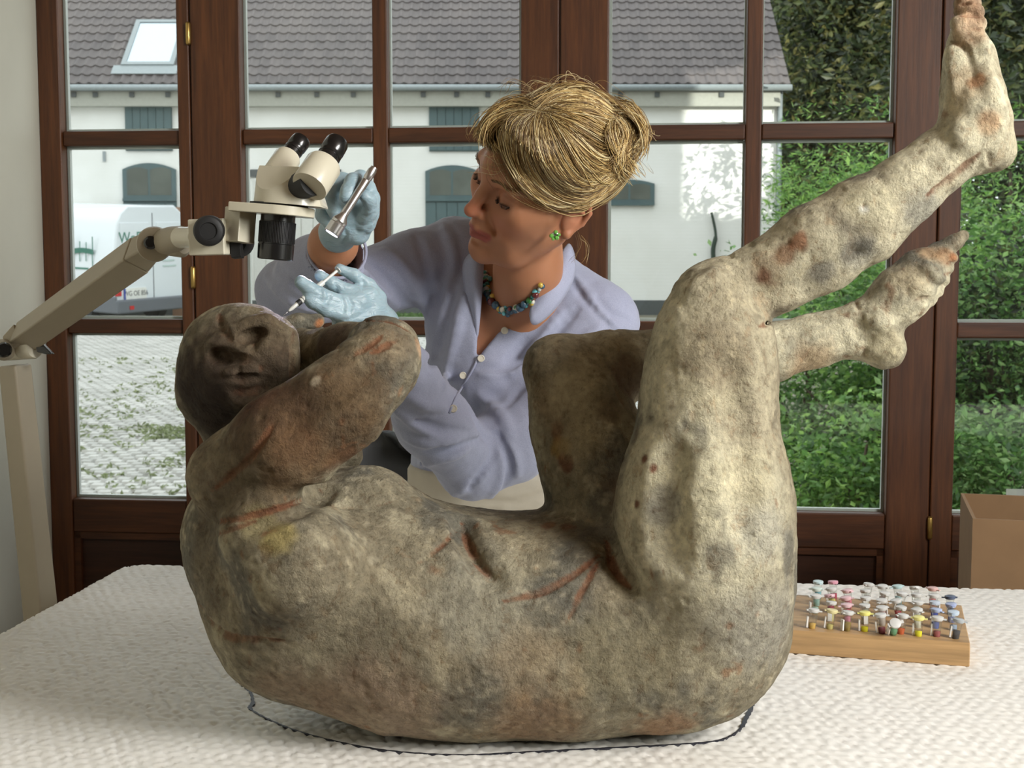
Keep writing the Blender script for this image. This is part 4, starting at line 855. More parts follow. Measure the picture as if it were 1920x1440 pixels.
_fk = noise(_nt, 62, 9, 0.72, stretch=(1, 1, 0.7), dist=0.3); _fr = ramp(_nt, _fk, [(0.40, (0, 0, 0, 1)), (0.47, (0.6, 0.6, 0.6, 1)), (0.60, (1, 1, 1, 1))]); bump(_nt, _bs, _fr, 0.5, 0.006)
_bc = _bs.inputs['Base Color'].links[0].from_socket; _nt.links.new(mixc(_nt, 0.55, _bc, ramp(_nt, _fk, [(0.37, (0.46, 0.34, 0.26, 1)), (0.45, (0.96, 0.96, 0.96, 1)), (0.58, (1.0, 1.0, 1.0, 1)), (0.68, (1.22, 1.20, 1.14, 1))]), 'MULTIPLY'), _bs.inputs['Base Color'])
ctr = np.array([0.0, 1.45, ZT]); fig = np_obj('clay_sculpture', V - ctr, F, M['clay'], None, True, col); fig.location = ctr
tag(fig, 'weathered life-like clay figure of a nude lying on its back with raised legs', 'sculpture')
# ------------------------------------------------------------------ stereo microscope on its boom arm
M['cream'] = plain('cream_enamel', (206, 200, 180), 0.32, var=0.02, coat=0.3); M['cream_grey'] = plain('grey_beige_enamel', (160, 150, 130), 0.4, var=0.03)
M['black'] = plain('black_plastic', (20, 20, 21), 0.25, var=0.02, coat=0.3); M['black_matt'] = plain('black_rubber', (22, 22, 23), 0.6, var=0.05); M['lens'] = plain('coated_lens', (60, 50, 90), 0.05)
mic = empty('stereo_microscope', tuple(P(200, 2010, 2.08)*np.array([1, 1, 0]))); tag(mic, 'cream stereo microscope with black eyepieces on a jointed boom arm', 'microscope')
MI = Matrix.Translation(mic.location).inverted()
def mp(mb, name, m, parent=None, **kw):
    o = mb.build(name, M[m] if isinstance(m, str) else m, parent or mic, **kw)
    if parent is None: o.matrix_parent_inverse = MI
    return o
def axbox(mb, a, b, w, h, roll=0.0, w2=None, h2=None):
    """beam from a to b, width w across and height h"""
    a, b = np.array(a), np.array(b); t = (b-a)/np.linalg.norm(b-a); s = np.cross(t, [0, 0, 1.0]) if abs(t[2]) < 0.9 else np.cross(t, [0, 1.0, 0]); s /= np.linalg.norm(s); u = np.cross(s, t)
    s, u = s*math.cos(roll) + u*math.sin(roll), u*math.cos(roll) - s*math.sin(roll); w2 = w2 or w; h2 = h2 or h
    vs = [a + s*w + u*h, a - s*w + u*h, a - s*w - u*h, a + s*w - u*h, b + s*w2 + u*h2, b - s*w2 + u*h2, b - s*w2 - u*h2, b + s*w2 - u*h2]
    return mb.add(vs, [(3, 2, 1, 0), (4, 5, 6, 7), (0, 1, 5, 4), (1, 2, 6, 5), (2, 3, 7, 6), (3, 0, 4, 7)])
px2 = lambda r, d: r*d/FPX
c0 = P(28, 684, 2.03); c1 = P(165, 2005, 2.10)
mp(axbox(MB(), c1, c0, 0.021, 0.024, 0.35, .0165, .019), 'column', 'cream_grey', bevel=0.004)
bz = P(165, 2016, 2.10); mp(MB().lathe((bz[0], bz[1], 0), (bz[0], bz[1], 0.05), [(0, .13), (.5, .13), (.8, .115), (1, .05)], 40), 'base', 'cream_grey', sharp=40)
mp(MB().lathe(P(14, 656, 2.03), P(66, 652, 2.0), [(0, .0155), (.05, .0165), (.55, .0165), (.57, .0155), (.59, .0165), (.95, .0165), (1, .015)], 28), 'lower_joint', 'cream', sharp=40)
mp(MB().lathe(P(8, 656, 2.012), P(7, 656, 1.985), [(0, .0165), (.5, .0165), (1, .0125)], 24), 'joint_collar', 'cream_grey', sharp=40)
mp(MB().lathe(P(8, 656, 1.99), P(7, 656, 1.972), [(0, .0115), (.8, .0115), (1, .009)], 24), 'joint_knob', 'black', sharp=40)
lv = MB().prism([P(66, 637, 1.99), P(80, 645, 1.99), P(99, 664, 1.985), P(84, 664, 1.985), P(68, 660, 1.99)], FWD*0.012); mp(lv, 'clamp_lever', 'black', bevel=0.002)
a_, b_ = P(46, 633, 2.01), P(262, 478, 1.74)
mp(axbox(MB(), a_, b_, 0.019, 0.0185, 0.5), 'boom', 'cream_grey', bevel=0.003); mp(axbox(MB(), b_, P(284, 462, 1.715), 0.0185, 0.018, 0.5, .014, .016), 'boom_end', 'cream_grey', bevel=0.003)
mp(axbox(MB(), P(18, 650, 2.015), a_, 0.014, 0.013, 0.5, .019, .0185), 'boom_end', 'cream_grey', bevel=0.003)
mp(MB().lathe(P(293, 458, 1.735), P(289, 458, 1.675), [(0, .0215), (.9, .0225), (1, .021)], 32), 'upper_joint', 'cream_grey', sharp=40)
mp(MB().lathe(P(283, 455, 1.68), P(282, 455, 1.668), [(0, .0085), (.8, .0085), (1, .006)], 20), 'joint_knob', 'black', sharp=40)
mp(MB().lathe(P(300, 456, 1.70), P(342, 444, 1.63), [(0, .017), (.6, .0165), (1, .0135)], 28), 'arm_sleeve', 'cream_grey', sharp=40)
mp(MB().lathe(P(318, 462, 1.69), P(346, 464, 1.66), [(0, .012), (.8, .013), (1, .008)], 24), 'clamp', 'cream_grey', sharp=40)
mp(MB().lathe(P(340, 445, 1.63), P(372, 444, 1.57), [(0, .0135), (.1, .0125), (1, .0125)], 28), 'arm_rod', 'cream', sharp=40)
fb = MB(); axbox(fb, P(366, 446, 1.54), P(432, 444, 1.53), 0.018, 0.0205); mp(fb, 'focus_block', 'cream', bevel=0.0015)
mp(MB().lathe(P(394, 432, 1.522), P(391, 433, 1.488), [(0, .0165), (.1, .0172), (.85, .0172), (.95, .0155), (1, .012), (1.0001, .0095), (.96, .009)], 40), 'focus_knob', 'black_matt', sharp=35)
mp(MB().lathe(P(436, 452, 1.56), P(452, 455, 1.60), [(0, .0165), (.1, .0172), (.9, .0172), (1, .0155)], 40), 'focus_knob', 'black_matt', sharp=35)
rk = MB(); axbox(rk, P(440, 432, 1.535), P(446, 484, 1.535), 0.006, 0.008); mp(rk, 'focus_rack', 'black_matt', bevel=0.001)
br = MB(); axbox(br, P(447, 455, 1.525), P(452, 390, 1.525), 0.0125, 0.013, 0.6); mp(br, 'bracket', 'cream', bevel=0.001)
AX = P(523, 385, 1.52) - P(516, 487, 1.525); AX /= np.linalg.norm(AX); OC = P(516, 487, 1.525)
e1 = np.cross([0, 1, 0.0], AX); e1 /= np.linalg.norm(e1); e2 = np.cross(AX, e1)
Hc = lambda px_, py_: float((P(px_, py_, 1.522) - OC) @ AX)
# holder plate with a round end
zc = OC + AX*Hc(523, 404); tilt = np.cross(e2, AX)
pts = [zc + e1*(0.041*math.cos(t)) + e2*(0.041*math.sin(t)) for t in np.linspace(-math.pi/2, math.pi/2, 20)] + [zc - e1*0.053 + e2*0.022, zc - e1*0.053 - e2*0.022]
mp(MB().prism(pts, AX*0.0105), 'holder_ring', 'cream', bevel=0.0012)
# prism housing: a drum cut by planes
bm = bmesh.new(); DC = zc + e1*0.008; drum = MB().lathe(DC + AX*0.0125, DC + AX*0.070, [(0, .0365), (1, .034)], 56); me = drum.mesh('prism_housing', M['cream'])
ext = MB().prism([zc + AX*0.0125 + e2*0.030, zc + AX*0.0125 + e1*0.050 + e2*0.026, zc + AX*0.0125 + e1*0.050 - e2*0.026, zc + AX*0.0125 - e2*0.034], AX*0.05)
bm.from_mesh(me)
def cut(bm, co, no): 
    r = bmesh.ops.bisect_plane(bm, geom=bm.verts[:] + bm.edges[:] + bm.faces[:], plane_co=co, plane_no=no, clear_outer=True); ed = [e_ for e_ in r['geom_cut'] if isinstance(e_, bmesh.types.BMEdge)]
    bmesh.ops.holes_fill(bm, edges=ed)
for q_ in (DC + AX*0.0125 + e1*0.044 - e2*0.030, DC + AX*0.0125 + e1*0.044 + e2*0.030): bm.verts.new(q_)
bmesh.ops.convex_hull(bm, input=bm.verts[:])
cut(bm, tuple(DC + AX*0.0265 - e2*0.034 - e1*0.014), tuple(AX*0.62 - e2*0.66 - e1*0.42)); cut(bm, tuple(DC + AX*0.055), tuple(AX)); cut(bm, tuple(DC + e1*0.0445 + AX*0.0125), tuple(e1*0.93 + AX*0.36))
hv = [v_.co.copy() for v_ in bm.verts]; bm.free(); bm = bmesh.new(); [bm.verts.new(c) for c in hv]; bmesh.ops.convex_hull(bm, input=bm.verts[:]); bmesh.ops.dissolve_limit(bm, angle_limit=0.02, verts=bm.verts[:], edges=bm.edges[:])
me = bpy.data.meshes.new('prism_housing'); me.materials.append(M['cream'])
bm.to_mesh(me); bm.free(); me.polygons.foreach_set('use_smooth', [True]*len(me.polygons)); me.set_sharp_from_angle(angle=math.radians(25))
o = bpy.data.objects.new('prism_housing', me); link(o, mic); o.matrix_parent_inverse = MI
mp(ext, 'housing_foot', 'cream', bevel=0.001) if False else None
mp(MB().lathe(zc + AX*0.010, zc + AX*0.013, [(0, .033), (1, .033)], 40), 'dark_joint', 'black_matt', sharp=40)
def eyepiece(c0_, c1_, e0_, ew, rc, re_, k):
    b0, b1 = np.array(c0_), np.array(c1_); ax = (np.array(e0_) - b0); L = np.linalg.norm(ax); ax /= L
    mp(MB().lathe(b0, b1, [(0, rc*0.98), (.04, rc), (.9, rc), (1, rc*0.9)], 44), 'eyepiece_tube', 'cream', sharp=35)
    ll = np.linalg.norm(np.array(e0_) - b1)
    ey = mp(MB().lathe(b1, e0_, [(0, re_), (.3, re_), (.31, re_*1.06), (.42, re_*1.06), (.43, re_*0.98), (.5, re_), (.55, re_*1.08), (.92, re_*1.08), (1, re_*0.98)], 36), 'eyepiece', 'black', sharp=35)
    q = mp(MB().lathe(np.array(e0_) + ax*0.0002, np.array(e0_) + ax*0.0008, [(0, re_*0.7), (1, re_*0.6)], 28), 'eye_lens', 'lens', ey); pass
eyepiece(P(516, 330, 1.555), P(541, 293, 1.575), P(566, 262, 1.59), 0, px2(26, 1.56), px2(17.5, 1.58), 0)
eyepiece(P(580, 350, 1.47), P(609, 306, 1.49), P(633, 266, 1.51), 0, px2(35, 1.48), px2(21, 1.5), 1)
mp(MB().lathe(P(556, 352, 1.50), P(586, 340, 1.475), [(0, .016), (1, .016)], 24), 'tube_pivot', 'black_matt', sharp=40)
# objective barrel
H = Hc(523, 402)
mp(MB().lathe(OC, OC + AX*H, [(0, .0190), (.02, .0203), (.34, .0206), (.35, .0200), (.84, .0200), (.85, .0196), (1, .0196)], 56), 'objective_barrel', 'black', sharp=30)
zr = MB(); nr_ = 72
for i in range(nr_):
    t = 2*math.pi*i/nr_; dr = math.cos(t)*e1 + math.sin(t)*e2; sd = -math.sin(t)*e1 + math.cos(t)*e2; zr.obox(OC + AX*H*0.60 + dr*0.0201, dr*0.0007, sd*0.00045, AX*H*0.23)
zr.obox(OC, e1*1e-4, e2*1e-4, AX*1e-4); zo = mp(zr, 'zoom_ring', 'black_matt'); zo['kind'] = 'stuff'
mp(MB().lathe(OC - AX*0.0002, OC + AX*0.001, [(0, .0165), (1, .0165)], 32), 'objective_lens', 'lens', sharp=40)
# ------------------------------------------------------------------ block of pigment vials
BA = math.atan2(-0.06, 0.214); ex = np.array([math.cos(BA), math.sin(BA), 0]); ey_ = np.array([-math.sin(BA), math.cos(BA), 0])
BR = on_z(1818, 1251, ZT); BL_ = 0.226; BD = 0.203; BH = 0.030
blk = empty('vial_block', tuple(BR - ex*BL_)); blk.rotation_euler = (0, 0, BA); tag(blk, 'pale wooden block drilled to hold pigment vials', 'vial rack')
M['lime'] = wood('pale_wood', (172, 136, 92), (196, 160, 112), 'X', 0.5, 0.05, 8)
bb = MB().prism([(0, 0, 0), (0, 0, BH-0.005), (0, 0.005, BH), (0, BD-0.005, BH), (0, BD, BH-0.005), (0, BD, 0)], (BL_, 0, 0)).build('block', M['lime'], blk, bevel=0.0015)
M['vial_clear'] = glass_mat('clear_vial_plastic', (0.93, 0.94, 0.93), 0.12)
m_, nt_v, bs_v = new_mat('frosted_cap_plastic'); bs_v.inputs['Base Color'].default_value = (0.82, 0.82, 0.80, 1); bs_v.inputs['Roughness'].default_value = 0.35; bs_v.inputs['Transmission Weight'].default_value = 0.25; M['frost'] = m_
M['paper'] = plain('white_paper', (232, 230, 226), 0.8)
VIALS = [ # column (from the left), row (from the front), pigment, cap tint, lean, words
 (0, 0, (210, 170, 90), None, .1, 'ochre'), (1, 0, (204, 190, 120), (222, 212, 160), .12, 'straw yellow'), (2, 0, (140, 118, 60), None, .08, 'olive brown'), (3, 0, (236, 224, 40), (232, 226, 130), 0, 'bright lemon yellow'), (4, 0, (120, 52, 60), None, -.1, 'wine red'), (4.55, -.1, (110, 160, 120), None, -.5, 'green'), (5, 0, (206, 100, 56), None, .12, 'orange'), (6, 0, (236, 226, 50), (228, 222, 140), 0, 'sulphur yellow'), (7, 0, (160, 88, 88), None, .04, 'dusty red'), (8, 0, (70, 68, 70), (170, 176, 180), .15, 'dark grey'),
 (1, 1, (222, 210, 150), None, .1, 'cream'), (2, 1, (200, 120, 140), (222, 190, 196), .08, 'pink'), (3, 1, (214, 206, 160), None, 0, 'pale sand'), (4, 1, (206, 190, 180), None, .1, 'pale rose'), (5, 1, (196, 180, 170), None, 0, 'greyish pink'), (6, 1, (220, 214, 190), None, 0, 'ivory'), (7, 1, (90, 110, 190), (176, 190, 220), 0, 'blue'), (8, 1, (150, 170, 200), (190, 206, 222), .1, 'pale blue'),
 (0, 2, (170, 196, 180), None, 0, 'mint'), (1, 2, (196, 90, 110), (214, 180, 188), .2, 'raspberry'), (2, 2, (190, 80, 96), (222, 184, 190), -.15, 'crimson'), (3, 2, (226, 220, 196), None, 0, 'off-white'), (4, 2, (190, 160, 160), None, .12, 'mauve'), (5, 2, (176, 64, 76), None, .2, 'carmine'), (6, 2, (200, 198, 196), None, 0, 'light grey'), (7, 2, (60, 84, 180), (190, 200, 214), 0, 'deep blue'), (8, 2, (120, 130, 180), (160, 172, 206), 0, 'violet blue'),
 (0, 3, (150, 190, 180), (206, 220, 214), 0, 'sea green'), (1, 3, (222, 206, 120), None, -.1, 'soft yellow'), (2, 3, (206, 120, 136), (226, 190, 196), .1, 'rose pink'), (3, 3, (214, 208, 190), None, .1, 'bone white'), (4, 3, (206, 196, 192), None, -.1, 'pale lilac'), (5, 3, (170, 186, 190), None, .1, 'pale teal'), (6, 3, (214, 212, 206), None, 0, 'chalk white'), (7, 3, (206, 170, 160), None, 0, 'flesh pink'), (8, 3, (60, 70, 96), (80, 92, 116), .05, 'navy'),
 (0, 4, (120, 176, 190), (196, 216, 220), 0, 'turquoise'), (1, 4, (180, 60, 90), (216, 160, 176), -.1, 'magenta'), (3, 4, (190, 150, 140), None, .1, 'brown pink'), (4, 4, (214, 190, 190), None, 0, 'blush'), (5, 4, (170, 200, 206), (186, 212, 214), .1, 'ice blue'), (6, 4, (200, 200, 200), None, -.3, 'silver grey'), (7, 4, (196, 110, 110), (216, 180, 176), 0, 'brick pink')]
vm_body = MB().lathe((0, 0, -0.002), (0, 0, 0.021), [(0, .0028), (.08, .004), (.75, .0046), (.76, .0046), (1, .0052)], 14, False).mesh('tube', M['vial_clear'], True)
def cap_mesh(open_): 
    mb = MB().lathe((0, 0, 0.0205), (0, 0, 0.0245), [(0, .0055), (.3, .0064), (.9, .0064), (1, .0056)], 16); mb.box((0.005, -0.0018, 0.0215), (0.0098, 0.0018, 0.0226)); mb.box((-0.0085, -0.0022, 0.022), (-0.005, 0.0022, 0.0232)); return mb
rowname = ['front row', 'second row', 'third row', 'fourth row', 'back row']
for (c, r, pg, cp, ln_v, word) in VIALS:
    q = BR - ex*BL_ + ex*(0.031 + c*0.0222) + ey_*(0.020 + r*0.0405 + (0.004 if c % 2 else 0)) + np.array([0, 0, BH - 0.003])
    v = empty('pigment_vial', tuple(q)); v.scale = (1.12, 1.12, 1.18); v.rotation_euler = (random.uniform(-.08, .08), ln_v, random.uniform(0, 6.28) if r else random.uniform(-.4, .4))
    if c == 4.55: v.rotation_euler = (0.75, -0.25, 0.1); v.location = tuple(q + np.array([0, -0.004, 0.004]))
    tag(v, 'small clear vial of %s pigment, %s of the wooden block' % (word, rowname[max(0, int(r))]), 'vial', 'pigment vials in the wooden block')
    link(bpy.data.objects.new('tube', vm_body), v)
    h = random.uniform(.35, .6); MB().lathe((0, 0, -0.0015), (0, 0, 0.021*h), [(0, .0022), (.12, .0034), (1, .0040)], 12).build('pigment', plain('pigment_' + word.replace(' ', '_'), pg, 0.9), v, smooth=True)
    if cp: m2 = plain('cap_' + word.replace(' ', '_'), cp, 0.35)
    else: m2 = M['frost']
    cap_mesh(0).build('cap', m2, v, sharp=40)
    if (int(c) + int(r)) % 2 == 0 or r == 0:
        lb = MB().box((-0.0052, -0.0062, 0.004), (0.0052, -0.0056, 0.014)) if c in (3, 6, 7) and r == 0 and False else MB().box((-0.0068, -0.001, 0.003), (-0.0052, 0.004, 0.015)); lb.build('paper_label', M['paper'], v)
# ------------------------------------------------------------------ chair behind the table, box at the window, sheet on the glass
M['chair'] = plain('black_chair_shell', (30, 31, 32), 0.5, var=0.05)
ch = empty('chair', tuple(P(700, 1000, 2.74)*np.array([1, 1, 0]))); ch.rotation_euler = (0, 0, 0.12); tag(ch, 'black chair with rounded backrest behind the table', 'chair')
cz = float(P(705, 822, 2.74)[2])
g_ = []
for j in range(9):
    for i in range(13):
        s_ = (i/12 - .5)*2; t_ = j/8
        half = 0.20*math.sqrt(max(0.0, 1 - max(0, (t_ - 0.45)/0.55)**2.2*0.92)); x = s_*half; z = cz - 0.30 + 0.30*t_ - 0.03*abs(s_)**2*t_; y = 0.10 - 0.07*s_*s_ + 0.05*t_
        g_.append((x, y, z))
o = MB().add(g_, [(j*13+i, j*13+i+1, (j+1)*13+i+1, (j+1)*13+i) for j in range(8) for i in range(12)]).build('backrest', M['chair'], ch, smooth=True); md = o.modifiers.new('thick', 'SOLIDIFY'); md.thickness = 0.018
MB().lathe((0, -0.12, 0.43), (0, -0.12, 0.47), [(0, .18), (.2, .21), (.8, .21), (1, .19)], 32).build('seat', M['chair'], ch, sharp=40)
MB().tube([(0, 0.04, 0.44), (0, 0.1, 0.46), (0, 0.13, cz - 0.2)], 0.016, 8).build('back_support', M['black_matt'], ch, smooth=True)
for sx in (-1, 1):
    for sy in (-1, 1): MB().tube([(0.12*sx, -0.12 + 0.12*sy, 0.43), (0.19*sx, -0.12 + 0.19*sy, 0.0)], 0.012, 8).build('leg', M['black_matt'], ch, smooth=True)
cb = empty('storage_box', tuple(P(1958, 1000, 2.5)*np.array([1, 1, 0]))); cb.rotation_euler = (0, 0, -0.25); tag(cb, 'tan cardboard box at the right edge below the window', 'box')
hz = float(P(1882, 962, 2.45)[2]); M['card'] = plain('tan_cardboard', (150, 120, 88), 0.85)
for nm, lo, hi in (('side', (-.14, -.14, 0), (-.134, .14, hz)), ('side', (.134, -.14, 0), (.14, .14, hz)), ('side', (-.134, -.14, 0), (.134, -.134, hz)), ('side', (-.134, .134, 0), (.134, .14, hz)), ('bottom', (-.134, -.134, 0), (.134, .134, .006))): box(nm, lo, hi, M['card'], cb)
u0_, z1_ = uz(1884, 915, 0.008); u1_, z0_ = uz(1950, 948, 0.008)
m_, nt_, bs_ = new_mat('milky_film'); bs_.inputs['Base Color'].default_value = (.8, .82, .82, 1); bs_.inputs['Alpha'].default_value = 0.35; M['film'] = m_
o = box('plastic_film', (u0_, -0.006, z0_), (u1_, -0.004, z1_), M['film']); o.matrix_world = ROOM; tag(o, 'small milky film stuck to the lower right pane', 'film')
# ------------------------------------------------------------------ the conservator
HR = np.array([[-0.49312092, -0.85536319, 0.1586996], [0.68370986, -0.49384417, -0.53726973], [0.53793362, -0.15643447, 0.82834514]])   # head axes: right, forward, up
HC = P(1014, 352, 1.86)
def hl(x, y, z): return HC + HR @ np.array([x, y, z])
def skin_ops(s, g=0.0):
    """trunk, neck and arms under the clothes; g makes it thicker"""
    def lm(*pts, k=30, kk=40): s.chain([(P(a, b, d), rp(r, d) + g) for a, b, d, r in pts], k=k*2/FPX, kk=kk*2/FPX)
    lm((872, 482, 2.06, 52), (985, 545, 2.05, 64), (1118, 604, 2.01, 58))
    lm((1040, 520, 2.02, 40), (1118, 600, 2.0, 56))
    lm((905, 605, 2.04, 92), (1060, 625, 2.03, 96)); lm((905, 725, 2.06, 102), (1040, 735, 2.05, 106)); lm((895, 850, 2.13, 84), (1000, 860, 2.13, 84)); lm((890, 985, 2.26, 92), (985, 990, 2.26, 92))
    lm((912, 700, 2.0, 62), (930, 712, 1.99, 64), k=40); lm((1040, 705, 1.99, 62), (1045, 712, 1.985, 64), k=40)
    lm((855, 482, 2.06, 56), (700, 532, 2.0, 40), (548, 545, 1.945, 40), k=24); lm((548, 545, 1.945, 40), (595, 500, 1.87, 42), (626, 456, 1.785, 36), (636, 436, 1.76, 24), k=16)
    lm((1125, 604, 2.0, 58), (1035, 755, 1.96, 54), (890, 872, 1.92, 48), k=24); lm((890, 872, 1.92, 48), (800, 775, 1.83, 42), (738, 680, 1.73, 32), (715, 615, 1.66, 26), k=16)
    for dx in (-58, 60): lm((935 + dx, 1010, 2.31, 84), (935 + dx, 1500, 2.33, 64), (935 + dx, 1880, 2.34, 44), k=30)
bd = SDF(); skin_ops(bd); HEAD0 = len(bd.ops)
bd.chain([(hl(0.004, 0.0, -0.045), 0.044), (P(990, 500, 1.93), rp(56, 1.93)), (P(985, 590, 2.0), rp(70, 2.0))], k=0.022, kk=0.03)
# head
def he(c, r, k=0.01, sub=False, ang=None): bd.ell(hl(*c), r, HR if ang is None else HR @ np.array(Matrix.Rotation(ang, 3, 'X')), k, sub)
def hc(a, b, ra, rb=None, k=0.01, sub=False): bd.cap(hl(*a), hl(*b), ra, rb, k, sub)
he((0, -0.022, 0.045), (0.074, 0.094, 0.083), 0.02); he((0, 0.032, -0.012), (0.060, 0.058, 0.086), 0.03); [hc((0.044*sx, 0.040, -0.030), (0.034*sx, 0.062, -0.050), 0.022, 0.018, 0.025) for sx in (-1, 1)]
for sx in (-1, 1):
    hc((0.052*sx, 0.002, -0.040), (0.034*sx, 0.052, -0.078), 0.020, 0.016, 0.022); hc((0.034*sx, 0.052, -0.078), (0.006*sx, 0.076, -0.088), 0.016, 0.015, 0.018)
    hc((0.046*sx, 0.062, -0.008), (0.056*sx, 0.030, 0.0), 0.019, 0.018, 0.025)
hc((0, 0.078, -0.087), (0, 0.080, -0.084), 0.0155, None, 0.016)
hc((-0.036, 0.074, 0.036), (0.036, 0.074, 0.036), 0.013, None, 0.022); hc((0, 0.080, 0.040), (0, 0.080, 0.06), 0.012, None, 0.03)
hc((0, 0.084, -0.045), (0, 0.084, -0.055), 0.017, None, 0.02)                                                     # mouth mound
for sx in (-1, 1): bd.ball(hl(0.030*sx, 0.0965, 0.013), 0.0195, 0.012, True)
for sx in (-1, 1):
    bd.ball(hl(0.0315*sx, 0.0695, 0.013), 0.0145, 0.004)
    hc((0.018*sx, 0.078, 0.007), (0.031*sx, 0.0835, 0.0055), 0.0018, 0.002, 0.002); hc((0.031*sx, 0.0835, 0.0055), (0.045*sx, 0.0735, 0.008), 0.002, 0.0014, 0.002)   # lid edge
    hc((0.017*sx, 0.083, 0.029), (0.045*sx, 0.073, 0.031), 0.005, 0.004, 0.009); hc((0.019*sx, 0.084, 0.0205), (0.032*sx, 0.0845, 0.0235), 0.0018, 0.002, 0.003, True); hc((0.032*sx, 0.0845, 0.0235), (0.047*sx, 0.076, 0.0190), 0.002, 0.0016, 0.003, True)
hc((0, 0.084, 0.028), (0, 0.096, 0.004), 0.0075, 0.0078, 0.010); hc((0, 0.096, 0.004), (0, 0.1075, -0.019), 0.0078, 0.0092, 0.006)
bd.ball(hl(0, 0.1105, -0.0185), 0.0078, 0.005)
for sx in (-1, 1): bd.ball(hl(0.0095*sx, 0.0975, -0.0235), 0.0068, 0.007); bd.ball(hl(0.006*sx, 0.1025, -0.0305), 0.0026, 0.002, True); hc((0.018*sx, 0.094, -0.024), (0.029*sx, 0.081, -0.044), 0.0016, 0.0016, 0.009, True)
hc((0, 0.100, -0.031), (0, 0.099, -0.040), 0.003, 0.004, 0.008)
for a, b, r in (((-0.021, 0.0875, -0.0525), (-0.006, 0.0985, -0.0465), .0038), ((-0.006, 0.0985, -0.0465), (0.006, 0.0985, -0.0465), .0045), ((0.006, 0.0985, -0.0465), (0.021, 0.0875, -0.0525), .0038), ((-0.019, 0.088, -0.0565), (0, 0.0975, -0.0585), .005), ((0, 0.0975, -0.0585), (0.019, 0.088, -0.0565), .005)): hc(a, b, r, None, 0.004)
hc((-0.023, 0.091, -0.0530), (0, 0.1035, -0.0525), 0.0014, 0.0018, 0.0015, True); hc((0, 0.1035, -0.0525), (0.023, 0.091, -0.0530), 0.0018, 0.0014, 0.0015, True)
hc((-0.012, 0.095, -0.0685), (0.012, 0.095, -0.0685), 0.004, None, 0.010, True)
# ears
for sx in (-1, 1):
    bd.ell(hl(0.073*sx, -0.010, -0.004), (0.006, 0.0175, 0.029), HR, 0.006)
    rim_ = [(0.076, 0.004, 0.010), (0.080, 0.000, 0.022), (0.083, -0.012, 0.027), (0.085, -0.024, 0.020), (0.084, -0.028, 0.004), (0.080, -0.022, -0.014), (0.076, -0.010, -0.026), (0.073, -0.002, -0.032)]
    bd.chain([(hl(a*sx, b, c), 0.0038) for a, b, c in rim_], k=0.004, kk=0.002); bd.ball(hl(0.075*sx, -0.003, -0.031), 0.0068, 0.005); bd.ball(hl(0.086*sx, -0.009, -0.002), 0.0085, 0.005, True)
    bd.cap(hl(0.081*sx, -0.006, 0.014), hl(0.081*sx, -0.019, 0.004), 0.003, None, 0.003)
xs = vary([(-0.40, -0.085, 0.007), (-0.085, 0.105, 0.0016), (0.105, 0.22, 0.006)]); ys_ = vary([(1.60, 1.74, 0.007), (1.74, 1.95, 0.0017), (1.95, 2.05, 0.004), (2.05, 2.42, 0.008)]); zs_ = vary([(0.0, 1.02, 0.010), (1.02, 1.25, 0.004), (1.25, 1.50, 0.0016)])
V, F = surface_nets(bd, xs, ys_, zs_)
L_ = (V - HC) @ HR                                                      # head coordinates
colp = np.tile(C3(176, 122, 90), (len(V), 1)); nn = vnoise(V, 40, 41, 3); colp *= (1 + 0.06*nn)[:, None]
def near_seg(a, b):
    a, b = np.array(a), np.array(b); ba = b-a; t = np.clip(((L_-a) @ ba)/(ba @ ba), 0, 1); return np.linalg.norm(L_ - a - t[:, None]*ba, axis=1)
lip = np.minimum(np.minimum(near_seg((-0.021, .0885, -.0525), (0, .101, -.0475)), near_seg((0.021, .0885, -.0525), (0, .101, -.0475))), np.minimum(near_seg((-0.018, .090, -.0565), (0, .100, -.0585)), near_seg((0.018, .090, -.0565), (0, .100, -.0585))))
colp = lay(colp, 0.8*st(-lip, -0.0085, -0.0048), (158, 74, 70))
colp = lay(colp, 0.45*st(-near_seg((0, .112, -.02), (0, .106, -.015)), -0.022, -0.006), (190, 108, 82)); colp = lay(colp, 0.4*st(-np.minimum(near_seg((-.045, .07, -.02), (-.04, .075, -.025)), near_seg((.045, .07, -.02), (.04, .075, -.025))), -0.03, -0.008), (190, 116, 88))
for sx in (-1, 1):
    colp = lay(colp, 0.85*st(-np.minimum(near_seg((.018*sx, .080, .0065), (.031*sx, .0855, .005)), near_seg((.031*sx, .0855, .005), (.046*sx, .0745, .0075))), -0.0036, -0.0018), (44, 28, 22))
    colp = lay(colp, 0.5*st(-near_seg((.018*sx, .086, .034), (.046*sx, .076, .037)), -0.006, -0.002), (150, 106, 70)); colp = lay(colp, 0.35*st(-np.linalg.norm(L_ - np.array([.031*sx, .078, .012]), axis=1), -0.022, -0.010), (160, 104, 80))
    colp = lay(colp, 0.4*st(-np.linalg.norm(L_ - np.array([.08*sx, -.01, .0]), axis=1), -0.035, -0.02), (204, 134, 106))
M['skin'], _nt, _bs, _ = vcol_mat('skin', 0.48, ((420, 0.10, 0.0008, None),), spec=0.4); _bs.inputs['Subsurface Weight'].default_value = 0.12; _bs.inputs['Subsurface Radius'].default_value = (0.01, 0.004, 0.002); _bs.inputs['Subsurface Scale'].default_value = 0.5
org = np.array([P(935, 1900, 2.28)[0], P(935, 1900, 2.28)[1], 0.0])
per = np_obj('person', V - org, F, M['skin'], None, True, colp); per.location = org
tag(per, 'person in a pale blue shirt and blue gloves bending over the sculpture', 'person'); PI_ = Matrix.Translation(per.location).inverted()
def wear(o): o.parent = per; o.matrix_parent_inverse = PI_; return o
